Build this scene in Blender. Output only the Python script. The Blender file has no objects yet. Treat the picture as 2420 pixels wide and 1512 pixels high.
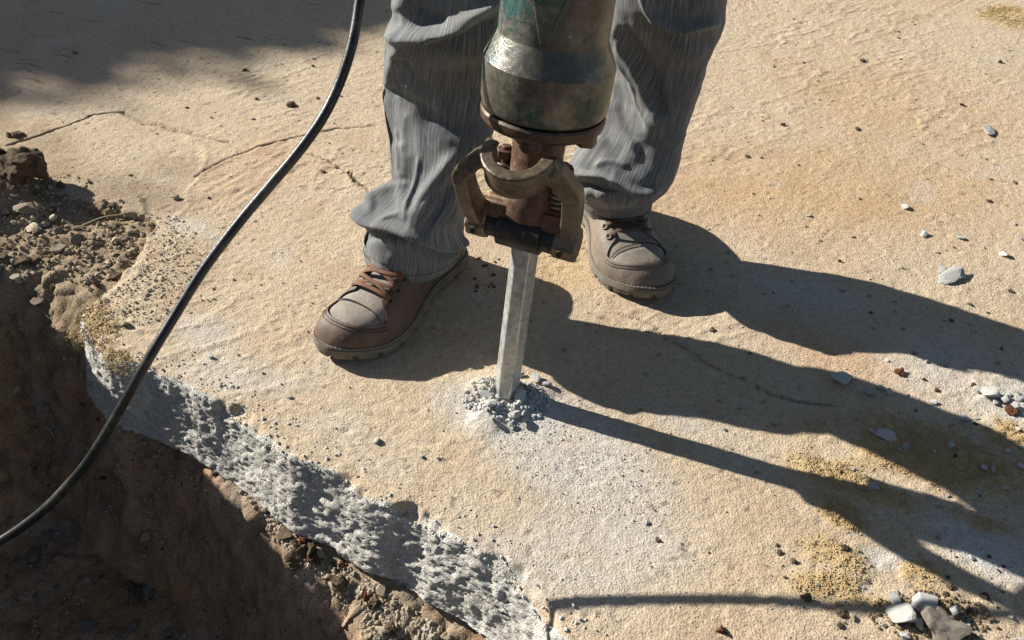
import bpy, bmesh, math, random
import numpy as np
from mathutils import Vector, Matrix, Quaternion
random.seed(7)
RNG = np.random.default_rng(11)
SC = bpy.context.scene
COL = SC.collection

# ------------------------------------------------------------------ camera
CAM_H, PITCH, FPX = 0.88, math.radians(42), 2100.0      # FPX: focal length in units of a 2420 wide picture
cam = bpy.data.cameras.new('camera'); cam_o = bpy.data.objects.new('camera', cam); COL.objects.link(cam_o)
cam_o.location = (0, 0, CAM_H); cam_o.rotation_euler = (math.pi/2 - PITCH, 0, 0)
cam.sensor_width = 36.0; cam.lens = 36.0*FPX/2420.0
cam.clip_start = 0.02; cam.clip_end = 400
SC.camera = cam_o
# ------------------------------------------------------------------ sun and sky
AZ, EL = math.radians(26.5), math.radians(29)             # light travels towards +x, -y
world = bpy.data.worlds.new('World'); SC.world = world; world.use_nodes = True
wn = world.node_tree.nodes; wl = world.node_tree.links
sky = wn.new('ShaderNodeTexSky'); sky.sky_type = 'NISHITA'; sky.sun_disc = False
sky.sun_elevation = EL
sun_dir = Vector((-math.cos(AZ)*math.cos(EL), math.sin(AZ)*math.cos(EL), math.sin(EL)))   # towards the sun
sky.sun_rotation = math.atan2(sun_dir.x, sun_dir.y)
wn['Background'].inputs['Strength'].default_value = 0.043
wl.new(sky.outputs[0], wn['Background'].inputs['Color'])
sun = bpy.data.lights.new('sun', 'SUN'); sun.energy = 5.0; sun.angle = math.radians(0.55); sun.color = (1.0, 0.955, 0.88)
sun_o = bpy.data.objects.new('sun', sun); COL.objects.link(sun_o)
sun_o.rotation_euler = (-sun_dir).to_track_quat('-Z', 'Y').to_euler(); sun_o.location = sun_dir*20
SC.view_settings.view_transform = 'Standard'; SC.view_settings.look = 'None'
SC.view_settings.gamma = 1.0; SC.view_settings.use_curve_mapping = False
SC.view_settings.exposure = 1.03

# ------------------------------------------------------------------ picture <-> place
_F = np.array([0, math.cos(PITCH), -math.sin(PITCH)]); _R = np.array([1., 0, 0]); _U = np.array([0, math.sin(PITCH), math.cos(PITCH)])
_C = np.array([0, 0, CAM_H])
def ray(x, y): return _F*FPX + _R*(x-1210) - _U*(y-756)
def G(x, y, z=0.0):
    d = ray(x, y); return _C + d*((z-CAM_H)/d[2])
def V(x, y, Y):
    d = ray(x, y); return _C + d*(Y/d[1])
def Dp(x, y, depth): return _C + ray(x, y)/FPX*depth
def P(q):
    q = np.asarray(q, float) - _C; w = q@_F
    w = np.where(np.abs(w) < 1e-3, 1e-3, w)
    return 1210+FPX*(q@_R)/w, 756-FPX*(q@_U)/w, w

# ------------------------------------------------------------------ noise
_T3 = RNG.random((64, 64, 64)).astype(np.float32)
_T2 = RNG.random((256, 256)).astype(np.float32)
def sm(t): return t*t*(3-2*t)
def sstep(a, b, x):
    t = np.clip((x-a)/(b-a), 0, 1); return sm(t)
def n2(x, y, seed=0):
    x = x+seed*17.31; y = y+seed*9.77
    xi = np.floor(x).astype(int); yi = np.floor(y).astype(int); fx = sm(x-xi); fy = sm(y-yi)
    a = _T2[xi & 255, yi & 255]; b = _T2[(xi+1) & 255, yi & 255]; c = _T2[xi & 255, (yi+1) & 255]; d = _T2[(xi+1) & 255, (yi+1) & 255]
    return (a+(b-a)*fx+(c-a)*fy+(a-b-c+d)*fx*fy)*2-1
def f2(x, y, s, octv=4, seed=0, g=0.5):
    r = 0; a = 1; f = 1/s; t = 0
    for o in range(octv):
        r = r+a*n2(x*f, y*f, seed+o*3); t += a; a *= g; f *= 2.03
    return r/t
def n3(p, seed=0):
    p = p+seed*7.13
    i = np.floor(p).astype(int); f = sm(p-i); i0 = i & 63; i1 = (i+1) & 63
    T = _T3; r = 0
    for dx in (0, 1):
        wx = f[..., 0] if dx else 1-f[..., 0]; ix = (i1 if dx else i0)[..., 0]
        for dy in (0, 1):
            wy = f[..., 1] if dy else 1-f[..., 1]; iy = (i1 if dy else i0)[..., 1]
            for dz in (0, 1):
                wz = f[..., 2] if dz else 1-f[..., 2]; iz = (i1 if dz else i0)[..., 2]
                r = r+wx*wy*wz*T[ix, iy, iz]
    return r*2-1
def f3(p, s, octv=3, seed=0, g=0.5):
    r = 0; a = 1; f = 1/s; t = 0
    for o in range(octv):
        r = r+a*n3(p*f, seed+o*2); t += a; a *= g; f *= 2.03
    return r/t
def worley(x, y, s, seed=0):
    x = x/s+seed*5.3; y = y/s+seed*3.1
    xi = np.floor(x).astype(int); yi = np.floor(y).astype(int)
    f1 = np.full(x.shape, 9.); fb = np.full(x.shape, 9.); idv = np.zeros(x.shape)
    for dx in (-1, 0, 1):
        for dy in (-1, 0, 1):
            cx = xi+dx; cy = yi+dy
            jx = _T2[cx & 255, cy & 255]; jy = _T2[(cx+91) & 255, (cy+37) & 255]; v = _T2[(cx+13) & 255, (cy+171) & 255]
            d = np.hypot(cx+jx-x, cy+jy-y)
            m = d < f1
            fb = np.where(m, f1, np.minimum(fb, d)); idv = np.where(m, v, idv); f1 = np.where(m, d, f1)
    return f1, fb, idv
def seg_dist(px, py, pts, closed=False):
    """unsigned distance to a polyline"""
    best = np.full(np.shape(px), 1e9)
    pts = np.asarray(pts, float)
    for (a, b) in zip(pts[:-1], pts[1:]):
        d = b[:2]-a[:2]; L = max(d@d, 1e-12)
        t = np.clip(((px-a[0])*d[0]+(py-a[1])*d[1])/L, 0, 1)
        best = np.minimum(best, np.hypot(px-a[0]-t*d[0], py-a[1]-t*d[1]))
    return best
def inside(px, py, poly):
    r = np.zeros(np.shape(px), bool); n = len(poly)
    for i in range(n):
        x1, y1 = poly[i][:2]; x2, y2 = poly[(i+1) % n][:2]
        if y1 == y2: continue
        c = ((y1 > py) != (y2 > py)) & (px < (x2-x1)*(py-y1)/(y2-y1)+x1)
        r ^= c
    return r
def smooth_curve(pts, step, it=2):
    pts = np.asarray(pts, float)
    for _ in range(it):
        q = [pts[0]]
        for a, b in zip(pts[:-1], pts[1:]): q += [a*.75+b*.25, a*.25+b*.75]
        q.append(pts[-1]); pts = np.array(q)
    d = np.r_[0, np.cumsum(np.linalg.norm(np.diff(pts, axis=0), axis=1))]
    n = max(2, int(d[-1]/step)); t = np.linspace(0, d[-1], n+1)
    return np.stack([np.interp(t, d, pts[:, k]) for k in range(pts.shape[1])], 1)

# ------------------------------------------------------------------ object helpers
def tag(o, label=None, cat=None, group=None, kind=None):
    if label: o['label'] = label
    if cat: o['category'] = cat
    if group: o['group'] = group
    if kind: o['kind'] = kind
    return o
def link(o, parent=None):
    COL.objects.link(o)
    if parent is not None: o.parent = parent
    return o
def empty(name, loc=(0, 0, 0), rz=0):
    o = bpy.data.objects.new(name, None); o.empty_display_size = .05; link(o); o.location = loc; o.rotation_euler = (0, 0, rz); return o
def mesh_from(name, verts, faces, mat=None, parent=None, smooth=True):
    verts = np.asarray(verts, np.float32).reshape(-1, 3); faces = np.asarray(faces, np.int32)
    k = faces.shape[1]
    me = bpy.data.meshes.new(name)
    me.vertices.add(len(verts)); me.vertices.foreach_set('co', verts.ravel())
    me.loops.add(faces.size); me.loops.foreach_set('vertex_index', faces.ravel())
    me.polygons.add(len(faces)); me.polygons.foreach_set('loop_start', np.arange(0, faces.size, k, dtype=np.int32))
    me.polygons.foreach_set('use_smooth', np.full(len(faces), smooth))
    me.update(calc_edges=True); me.validate()
    if mat: me.materials.append(mat)
    o = bpy.data.objects.new(name, me); return link(o, parent)
def grid_faces(nu, nv, wrap=False, flip=False):
    i = np.arange(nu if wrap else nu-1)[:, None]; j = np.arange(nv-1)[None, :]
    i2 = (i+1) % nu
    a = i*nv+j; b = i2*nv+j; c = i2*nv+j+1; d = i*nv+j+1
    f = np.stack(np.broadcast_arrays(a, b, c, d), -1).reshape(-1, 4)
    return f[:, ::-1] if flip else f
def grid_obj(name, Pt, mat, parent=None, wrap=False, flip=False, smooth=True):
    nu, nv = Pt.shape[:2]
    return mesh_from(name, Pt.reshape(-1, 3), grid_faces(nu, nv, wrap, flip), mat, parent, smooth)
def col_attr(o, rgb, name='Col'):
    a = o.data.color_attributes.new(name, 'FLOAT_COLOR', 'POINT')
    c = np.ones((len(o.data.vertices), 4), np.float32); c[:, :3] = np.asarray(rgb).reshape(-1, 3)
    a.data.foreach_set('color', c.ravel())
def f_attr(o, v, name):
    a = o.data.attributes.new(name, 'FLOAT', 'POINT'); a.data.foreach_set('value', np.asarray(v, np.float32).ravel())
def bm_obj(name, bm, mat, parent=None, smooth=True):
    me = bpy.data.meshes.new(name); bm.to_mesh(me); bm.free()
    for p in me.polygons: p.use_smooth = smooth
    if mat: me.materials.append(mat)
    return link(bpy.data.objects.new(name, me), parent)
def sweep(path, sect, up=(0, 0, 1), scale=None, cap=True):
    """sweep a closed section (list of (a,b)) along a path; returns verts, quad faces"""
    path = np.asarray(path, float); n = len(path); m = len(sect)
    T = np.gradient(path, axis=0); T /= np.linalg.norm(T, axis=1)[:, None]+1e-12
    up = np.broadcast_to(np.asarray(up, float), (n, 3)); vs = []
    for i in range(n):
        s = np.cross(T[i], up[i]); s /= np.linalg.norm(s)+1e-12; u = np.cross(s, T[i])
        k = 1 if scale is None else scale[i]
        ka, kb = (k, k) if np.isscalar(k) else k
        for a, b in sect: vs.append(path[i]+s*a*ka+u*b*kb)
    fs = []
    for i in range(n-1):
        for j in range(m):
            fs.append((i*m+j, i*m+(j+1) % m, (i+1)*m+(j+1) % m, (i+1)*m+j))
    if cap:
        for e, off in ((0, 0), (1, (n-1)*m)):
            vs.append(path[0] if e == 0 else path[-1]); c = len(vs)-1
            for j in range(m):
                q = (c, off+(j+1) % m, off+j, c) if e == 0 else (c, off+j, off+(j+1) % m, c)
                fs.append(q)
    return np.array(vs), fs
def circ(r, n=12, rb=None): return [(r*math.cos(2*math.pi*k/n), (rb or r)*math.sin(2*math.pi*k/n)) for k in range(n)]
def rbox(a, b, r=.25):
    """rounded rectangle section, half sizes a, b"""
    c = []; q = min(a, b)*r*2
    for sx, sy, a0 in ((1, 1, 0), (-1, 1, 90), (-1, -1, 180), (1, -1, 270)):
        for k in (0, 45, 90):
            t = math.radians(a0+k); c.append((sx*(a-q)+q*math.cos(t), sy*(b-q)+q*math.sin(t)))
    return c
class MB:
    def __init__(s): s.v = []; s.f = []
    def add(s, v, f):
        o = len(s.v); s.v += [tuple(p) for p in v]
        for q in f:
            q = [i+o for i in q]; u = []
            for i in q:
                if i not in u: u.append(i)
            s.f.append(u)
        return s
    def sweep(s, *a, **k): return s.add(*sweep(*a, **k))
    def box(s, c, h, M=None, bev=0):
        c = np.array(c); v = [c+np.array((x, y, z))*np.array(h) for x in (-1, 1) for y in (-1, 1) for z in (-1, 1)]
        if M is not None: v = [np.array(M@Vector(p)) for p in v]
        return s.add(v, [(0, 1, 3, 2), (4, 6, 7, 5), (0, 4, 5, 1), (2, 3, 7, 6), (0, 2, 6, 4), (1, 5, 7, 3)])
    def build(s, name, mat, parent=None, smooth=True, bevel=0, sub=0, remesh=0, angle=40):
        me = bpy.data.meshes.new(name); me.from_pydata(s.v, [], s.f); me.validate(); me.materials.append(mat)
        bm = bmesh.new(); bm.from_mesh(me); bmesh.ops.recalc_face_normals(bm, faces=bm.faces); bm.to_mesh(me); bm.free()
        for p in me.polygons: p.use_smooth = smooth
        o = link(bpy.data.objects.new(name, me), parent)
        if bevel:
            m = o.modifiers.new('b', 'BEVEL'); m.width = bevel; m.segments = 2; m.limit_method = 'ANGLE'; m.angle_limit = math.radians(30)
        if remesh:
            m = o.modifiers.new('r', 'REMESH'); m.mode = 'VOXEL'; m.voxel_size = remesh; m.use_smooth_shade = True
            m = o.modifiers.new('s', 'SMOOTH'); m.factor = .5; m.iterations = 2
        if sub:
            m = o.modifiers.new('s', 'SUBSURF'); m.levels = sub; m.render_levels = sub
        if smooth and not remesh:
            m = me.attributes
            try: me.set_sharp_from_angle(angle=math.radians(angle))
            except Exception: pass
        return o
def lathe(name, prof, mat, parent=None, seg=72, M=None, wob=0, angle=35):
    v = []
    for r, z in prof:
        for k in range(seg):
            t = 2*math.pi*k/seg; v.append((r*math.cos(t), r*math.sin(t), z))
    n = len(prof); f = [(i*seg+k, i*seg+(k+1) % seg, (i+1)*seg+(k+1) % seg, (i+1)*seg+k) for i in range(n-1) for k in range(seg)]
    if M is not None: v = [tuple(M@Vector(p)) for p in v]
    mb = MB(); mb.add(v, f); return mb.build(name, mat, parent, angle=angle)

# ------------------------------------------------------------------ materials
def mat(name, rough=.8, metal=0., base=(.5, .5, .5), spec=.5):
    m = bpy.data.materials.new(name); m.use_nodes = True; n = m.node_tree.nodes; b = n['Principled BSDF']
    b.inputs['Roughness'].default_value = rough; b.inputs['Metallic'].default_value = metal
    b.inputs['Base Color'].default_value = (*base, 1); b.inputs['Specular IOR Level'].default_value = spec
    return m, n, m.node_tree.links, b
def tex(n, l, kind, scale, detail=4, rough=.6, co=None, mp=None):
    t = n.new('ShaderNodeTex'+kind); t.inputs['Scale'].default_value = scale
    if 'Detail' in t.inputs: t.inputs['Detail'].default_value = detail
    if 'Roughness' in t.inputs: t.inputs['Roughness'].default_value = rough
    if co is None: co = n.new('ShaderNodeTexCoord').outputs['Object']
    if mp is not None:
        m = n.new('ShaderNodeMapping'); m.inputs['Scale'].default_value = mp; l.new(co, m.inputs['Vector']); co = m.outputs[0]
    l.new(co, t.inputs['Vector']); return t
def ramp(n, l, src, stops):
    r = n.new('ShaderNodeValToRGB'); l.new(src, r.inputs[0]); e = r.color_ramp.elements
    while len(e) < len(stops): e.new(.5)
    for k, (p, c) in enumerate(stops):
        e[k].position = p; e[k].color = (*c, 1) if not np.isscalar(c) else (c, c, c, 1)
    return r
def mix(n, l, f, a, b, mode='MIX'):
    m = n.new('ShaderNodeMix'); m.data_type = 'RGBA'; m.blend_type = mode
    for s, i in ((f, 0), (a, 6), (b, 7)):
        if hasattr(s, 'links'): l.new(s, m.inputs[i])
        elif i == 0: m.inputs[0].default_value = s
        else: m.inputs[i].default_value = (*s, 1)
    return m.outputs[2]
def bump(n, l, h, strength, dist, prev=None):
    b = n.new('ShaderNodeBump'); b.inputs['Strength'].default_value = strength; b.inputs['Distance'].default_value = dist
    l.new(h, b.inputs['Height'])
    if prev is not None: l.new(prev, b.inputs['Normal'])
    return b.outputs[0]

def ground_mat(name, gs=1.0, speck=.25):
    m, n, l, b = mat(name, .95, spec=.2)
    at = n.new('ShaderNodeAttribute'); at.attribute_name = 'Col'
    co = n.new('ShaderNodeTexCoord').outputs['Object']
    t1 = tex(n, l, 'Noise', 420, 3, .65, co); t2 = tex(n, l, 'Noise', 95, 4, .65, co); t3 = tex(n, l, 'Voronoi', 330, co=co)
    v = ramp(n, l, t1.outputs['Fac'], [(.28, 1-speck*1.5), (.5, 1.0), (.74, 1+speck)])
    v2 = ramp(n, l, t2.outputs['Fac'], [(.3, .86), (.7, 1.14)])
    c = mix(n, l, 1.0, at.outputs['Color'], v.outputs[0], 'MULTIPLY'); c = mix(n, l, 1.0, c, v2.outputs[0], 'MULTIPLY')
    # sparse dark and pale mineral grains
    t4 = tex(n, l, 'Noise', 260, 1, .5, co); dk = ramp(n, l, t4.outputs['Fac'], [(.69, 0.), (.73, .55)])
    c = mix(n, l, dk.outputs[0], c, (.10, .075, .055))
    t5 = tex(n, l, 'Noise', 300, 1, .5, n.new('ShaderNodeTexCoord').outputs['Generated'] if False else co, (1.3, 1.1, .9)); lt = ramp(n, l, t5.outputs['Fac'], [(.72, 0.), (.76, .5)])
    c = mix(n, l, lt.outputs[0], c, (.62, .6, .55))
    l.new(c, b.inputs['Base Color'])
    nb = bump(n, l, t2.outputs['Fac'], .55*gs, .006)
    nb = bump(n, l, t3.outputs['Distance'], .45*gs, .0022, nb)
    nb = bump(n, l, t1.outputs['Fac'], .8*gs, .0022, nb)
    l.new(nb, b.inputs['Normal'])
    return m
M_slab = ground_mat('slab_concrete', 1.0, .24)
M_soil = ground_mat('soil', 1.3, .35)

def rock_mat(name, c1, c2, gs=1.0):
    m, n, l, b = mat(name, .92, spec=.2)
    oi = n.new('ShaderNodeObjectInfo'); co = n.new('ShaderNodeTexCoord').outputs['Object']
    va = n.new('ShaderNodeVectorMath'); va.operation = 'ADD'; l.new(co, va.inputs[0])
    sc = n.new('ShaderNodeVectorMath'); sc.operation = 'SCALE'; l.new(oi.outputs['Location'], sc.inputs[0]); sc.inputs['Scale'].default_value = 3.1
    l.new(sc.outputs[0], va.inputs[1])
    t = tex(n, l, 'Noise', 70, 5, .65, va.outputs[0]); t2 = tex(n, l, 'Noise', 450, 3, .6, va.outputs[0])
    r = ramp(n, l, t.outputs['Fac'], [(.35, c1), (.62, c2)])
    v = ramp(n, l, t2.outputs['Fac'], [(.3, .72), (.7, 1.15)]); c = mix(n, l, 1., r.outputs[0], v.outputs[0], 'MULTIPLY')
    vr = ramp(n, l, oi.outputs['Random'], [(0, .75), (1, 1.15)]); c = mix(n, l, 1., c, vr.outputs[0], 'MULTIPLY')
    l.new(c, b.inputs['Base Color'])
    nb = bump(n, l, t.outputs['Fac'], .5*gs, .004); nb = bump(n, l, t2.outputs['Fac'], .6*gs, .0015, nb); l.new(nb, b.inputs['Normal'])
    return m
M_white = rock_mat('pale_concrete_fragment', (.46, .45, .41), (.60, .60, .57))
M_grey = rock_mat('grey_concrete_crumb', (.36, .36, .34), (.52, .52, .50))
M_clod = rock_mat('brown_earth_clod', (.13, .085, .05), (.26, .19, .12), 1.4)
M_dusty = rock_mat('dusty_earth_block', (.30, .23, .165), (.46, .42, .36), 1.4)
M_red = rock_mat('reddish_clod', (.17, .06, .03), (.26, .12, .06), 1.4)
M_pebble = rock_mat('tan_pebble', (.34, .27, .18), (.44, .38, .29), .5)
M_gravel = rock_mat('gravel', (.22, .17, .12), (.36, .30, .22), .8)
M_dark = rock_mat('dark_pit_stone', (.15, .12, .09), (.22, .19, .155), .8)
M_sand = rock_mat('yellow_sand_lump', (.34, .24, .11), (.45, .335, .18), .8)

# ------------------------------------------------------------------ the slab
EDGE_PX = [(1640, 1830), (1480, 1670), (1320, 1512), (1240, 1400), (1130, 1310), (1010, 1235), (900, 1190), (800, 1130), (700, 1095), (620, 1030), (540, 975),
           (430, 910), (335, 868), (255, 850), (205, 810), (186, 770), (192, 735), (225, 708), (290, 660), (330, 610), (350, 560), (360, 528),
           (325, 512), (215, 486), (100, 448), (0, 420), (-150, 395)]
edge_w = [G(*p)[:2] for p in EDGE_PX]
edge_w = [np.array((2.2, -1.15)), np.array((1.0, -.26))]+edge_w+[np.array((-1.5, 1.62)), np.array((-3.4, 2.0))]
EC = smooth_curve(edge_w, .0035, 2)
keep = []; 
for i, q in enumerate(EC):                      # coarse where far out of view
    far = q[0] > .42 or q[0] < -1.15
    if not far or i % 12 == 0: keep.append(i)
EC = EC[keep]; NU = len(EC)
tang = np.gradient(EC, axis=0); tang /= np.linalg.norm(tang, axis=1)[:, None]
k = 9
def smooth1(a, k):
    w = np.hanning(k*2+3)[1:-1]; w /= w.sum(); ap = np.pad(a, ((k, k), (0, 0)), 'edge')
    return np.stack([np.convolve(ap[:, c], w, 'valid') for c in range(a.shape[1])], 1)
tang = smooth1(tang, 14); tang /= np.linalg.norm(tang, axis=1)[:, None]
# the curve runs from lower right to upper left: outward is to its left (pit side)
nout = np.stack([-tang[:, 1], tang[:, 0]], 1)
arc = np.r_[0, np.cumsum(np.linalg.norm(np.diff(EC, axis=0), axis=1))]
INW = np.array((.75, .66)); INW /= np.linalg.norm(INW)
THICK = .128
TIP = G(1195, 935)

CRACKS = [([(20, 345), (100, 318), (160, 298), (200, 280), (214, 270), (290, 264)], .0030, .008),
          ([(462, 415), (500, 392), (560, 365), (620, 345), (700, 325), (800, 305), (885, 296)], .0019, .005),
          ([(700, 356), (760, 375), (815, 398), (835, 425), (858, 440), (880, 460)], .002, .004),
          ([(800, 395), (830, 412), (840, 430)], .004, .006),
          ([(1500, 752), (1545, 772), (1600, 815), (1650, 838), (1700, 868), (1760, 900), (1830, 935), (1890, 945), (1970, 962)], .0019, .004),
          ([(95, 215), (75, 150), (60, 140)], .002, .004), ([(0, 130), (60, 100), (120, 70), (260, 40)], .002, .003),
          ([(290, 264), (340, 290), (385, 295), (430, 312), (470, 320), (540, 335)], .0035, .0045),
          ([(1700, 125), (1800, 110), (1900, 100)], .0015, .002)]
LEDGE_PX = [(472, 345), (478, 380), (470, 415), (448, 455), (440, 490), (400, 520), (362, 527), (330, 470), (120, 400), (60, 335), (214, 262), (300, 255), (420, 300), (472, 345)]
LEDGE = [G(*p)[:2] for p in LEDGE_PX]

def blob(sx, sy, cx, cy, rx, ry, ang=0, soft=.5):
    a = math.radians(ang); dx = sx-cx; dy = sy-cy
    u = (dx*math.cos(a)+dy*math.sin(a))/rx; v = (-dx*math.sin(a)+dy*math.cos(a))/ry
    return 1-sstep(1-soft, 1+soft, np.hypot(u, v))

def slab_height(x, y):
    h = .0022*f2(x, y, .33, 3, 1)+.0011*f2(x, y, .045, 3, 2)+.0006*f2(x, y, .014, 2, 3)
    # trowel and brush marks: short ridges near the front edge
    fr = sstep(1.15, .6, y)
    c, s = math.cos(-.45), math.sin(-.45)
    u = x*c+y*s; v = -x*s+y*c
    rd = 1-np.abs(f2(u, v*2.6, .05, 3, 8))*2.2
    h = h+.0022*fr*np.clip(rd, 0, 1)**3*sstep(-.1, .5, f2(x, y, .12, 2, 5))
    rd2 = 1-np.abs(f2(u*.6+v*.8, (v*.6-u*.8)*2.4, .075, 3, 28))*2.4
    h = h+.0024*np.clip(rd2, 0, 1)**4*sstep(.0, .5, f2(x, y, .2, 2, 25))
    # pits
    w1, w2, wi = worley(x, y, .028, 4)
    h = h-.0018*(wi > .8)*sstep(.22, .08, w1)
    w1, w2, wi = worley(x, y, .012, 6)
    h = h+.0010*(wi > .72)*sstep(.4, .1, w1)-.0008*(wi < .14)*sstep(.35, .1, w1)
    sx, sy, _ = P(np.stack([x, y, np.zeros_like(x)], -1))
    # sandy crust fields, thicker than the rest
    grain = .5+.5*f2(x, y, .006, 2, 41)
    h = h+sand_mask(x, y, sx, sy)*(.0035*grain+.002)
    # brush texture in the orange patch at left
    br = blob(sx, sy, 590, 420, 130, 70, -25, .5)
    h = h+br*.0016*n2((x*.8-y*.6)/.010, (x*.6+y*.8)/.026, 14)
    # dust pile round the chisel
    r = np.hypot(x-TIP[0], (y-TIP[1]+.008)*1.0)
    th = np.arctan2(y-TIP[1], x-TIP[0]); rr = .052*(1+.25*np.sin(3*th+1)+.18*np.sin(5*th))
    pile = sstep(1.25, .25, r/rr)
    w1, w2, wi = worley(x, y, .011, 9)
    h = h+pile*(.011+.006*(1-w1)*wi+.003*f2(x, y, .01, 2, 19)) - .012*sstep(.026, .008, r)
    # cracks and the broken ledge at left
    for pts, wd, dp in CRACKS:
        q = np.array([G(*p)[:2] for p in pts])
        m = (x > q[:, 0].min()-.04) & (x < q[:, 0].max()+.04) & (y > q[:, 1].min()-.04) & (y < q[:, 1].max()+.04)
        if not np.any(m): continue
        xx, yy = x[m], y[m]
        jx = xx+.006*f2(xx, yy, .03, 3, 33); jy = yy+.006*f2(xx, yy, .03, 3, 37)
        d = seg_dist(jx, jy, q); ww = wd*(.6+.6*(f2(xx, yy, .05, 2, 39)+.5))
        hh = np.zeros_like(xx); hh = -dp*sstep(1.4, .4, d/ww)
        hm = h[m]+hh; h[m] = hm
    jx = x+.012*f2(x, y, .04, 3, 43); jy = y+.012*f2(x, y, .04, 3, 44)
    m = (x < -.4) & (y > 1.1)
    if np.any(m):
        hl = h[m]; q = seg_dist(jx[m], jy[m], LEDGE); ins = inside(jx[m], jy[m], LEDGE)
        sd = np.where(ins, q, -q)
        hl = hl+(-.0035*sstep(-.003, .005, sd)+.0018*np.exp(-(sd/.006)**2))*sstep(-.80, -.64, x[m]); h[m] = hl
    return h
SAND = [(1990, 1130, 140, 34, 22, .5), (2080, 1170, 110, 28, 15, .5), (2180, 1080, 260, 70, 12, .5), (2380, 1020, 110, 40, 15, .5), (1990, 1220, 80, 30, 35, .5),
        (2080, 1330, 180, 46, 12, .5), (2240, 1420, 110, 40, 30, .5), (2060, 1400, 110, 40, 10, .5), (2310, 1235, 90, 18, 18, .6), (1960, 1380, 90, 30, 0, .6),
        (2390, 40, 80, 24, 10, .6), (235, 780, 60, 70, 0, .6), (270, 850, 50, 30, 30, .6)]
def sand_mask(x, y, sx, sy):
    m = np.zeros_like(x)
    for b in SAND: m = np.maximum(m, blob(sx, sy, b[0], b[1], b[2], b[3], b[4], b[5]))
    n = f2(x, y, .05, 4, 51)
    return m*sstep(-.35, .25, n+m*.35-.1)

# v samples: t >= 0 inward on the top, t < 0 down the face
vt = np.concatenate([np.arange(0, .06, .0026), np.arange(.06, 1.9, .0042), np.geomspace(1.9, 7, 40)])
vf = -np.arange(.0028, THICK+.0001, .0028)[::-1]
vb = np.array([.03, .012])                                   # underside, tucked inward
NVF = len(vf); NVB = len(vb)
un = f2(arc, arc*0, .16, 3, 61); un2 = f2(arc, arc*0, .05, 3, 63)
chipw = np.clip(.002+.038*un+.020*un2, .0, .042)*np.where((EC[:, 0] > -.62), 1, .25)
rr_ = np.clip(.010+.010*f2(arc, arc*0, .07, 2, 65), .003, .022)
jag = .005*f2(arc, arc*0, .09, 3, 67)+.0012*f2(arc, arc*0, .02, 2, 68)+np.where(EC[:, 0] < -.56, 1, 0)*sstep(1.0, 1.1, EC[:, 1])*(.022*f2(arc, arc*0, .07, 4, 69))
E2 = EC+nout*jag[:, None]
cosin = np.maximum(.25, np.abs((nout*(-INW)).sum(1)))          # inward step measured across the edge
XT = E2[:, 0, None]+vt[None]*INW[0]; YT = E2[:, 1, None]+vt[None]*INW[1]
dist_in = vt[None]*cosin[:, None]
ZT = slab_height(XT, YT)
vis = dist_in < .3
rnd = rr_[:, None]; ZT -= np.clip(rnd-dist_in, 0, 1)**2/(2*rnd)
cn = f2(XT, YT, .018, 3, 71); cw = chipw[:, None]
chip = sstep(.004, -.004, dist_in-cw*(1+.35*cn)-.006*f2(XT, YT, .03, 2, 73))*sstep(.004, .014, cw)
ZT -= chip*(.006+.010*np.clip(f2(XT, YT, .03, 2, 74)+.5, 0, 1)+.35*np.clip(cw-dist_in, 0, .03)+.003*cn)
zf = vf[None]; d0 = -rr_/2
z_edge = ZT[:, :1]
batter = .20
XF = E2[:, 0, None]+nout[:, 0, None]*(-zf)*batter; YF = E2[:, 1, None]+nout[:, 1, None]*(-zf)*batter
ZF = z_edge+zf*(1+0*XF)*(THICK+z_edge)/THICK
XB = E2[:, 0, None]-nout[:, 0, None]*vb[None]; YB = E2[:, 1, None]-nout[:, 1, None]*vb[None]; ZB = np.full_like(XB, -THICK-.012)
SP = np.stack([np.concatenate([XB, XF, XT], 1), np.concatenate([YB, YF, YT], 1), np.concatenate([ZB, ZF, ZT], 1)], -1)
# face and chip relief along the surface normal
def grid_normals(A):
    du = np.gradient(A, axis=0); dv = np.gradient(A, axis=1); n = np.cross(du, dv); n /= np.linalg.norm(n, axis=-1)[..., None]+1e-12; return n
Nn = grid_normals(SP[:, :NVB+NVF+80])
if Nn[NU//2, NVB+NVF+60, 2] < 0: Nn = -Nn
FLIP = grid_normals(SP[:4, :])[1, -3, 2] < 0
sub = SP[:, :NVB+NVF+80]
wface = np.zeros(sub.shape[:2]); wface[:, :NVB+NVF] = 1
wface[:, NVB+NVF:] = np.maximum(sstep(.010, 0, dist_in[:, :80]), .45*chip[:, :80])
q = sub.copy(); q = q+.004*np.stack([f3(sub, .02, 2, s) for s in (1, 2, 3)], -1)
# coarse aggregate: rounded lumps standing out of grey mortar
q = q*np.array((1., 1., 1.5)); e = .0060*f3(q*[1, 1, .8], .085, 3, 5, .5)-.0020*np.abs(f3(q, .024, 3, 9, .65))+.0030*f3(q, .0085, 3, 12, .75)+.0016*n3(q/.0034, 17)+.0015*sstep(.2, .6, f3(q, .010, 1, 14))
e += .002*sstep(.25, .6, f3(q, .016, 1, 15))
sub += Nn*(wface*e)[..., None]
SP[:, :NVB+NVF+80] = sub
slab = grid_obj('concrete_slab', SP, M_slab, flip=FLIP)
tag(slab, kind='structure')

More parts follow.
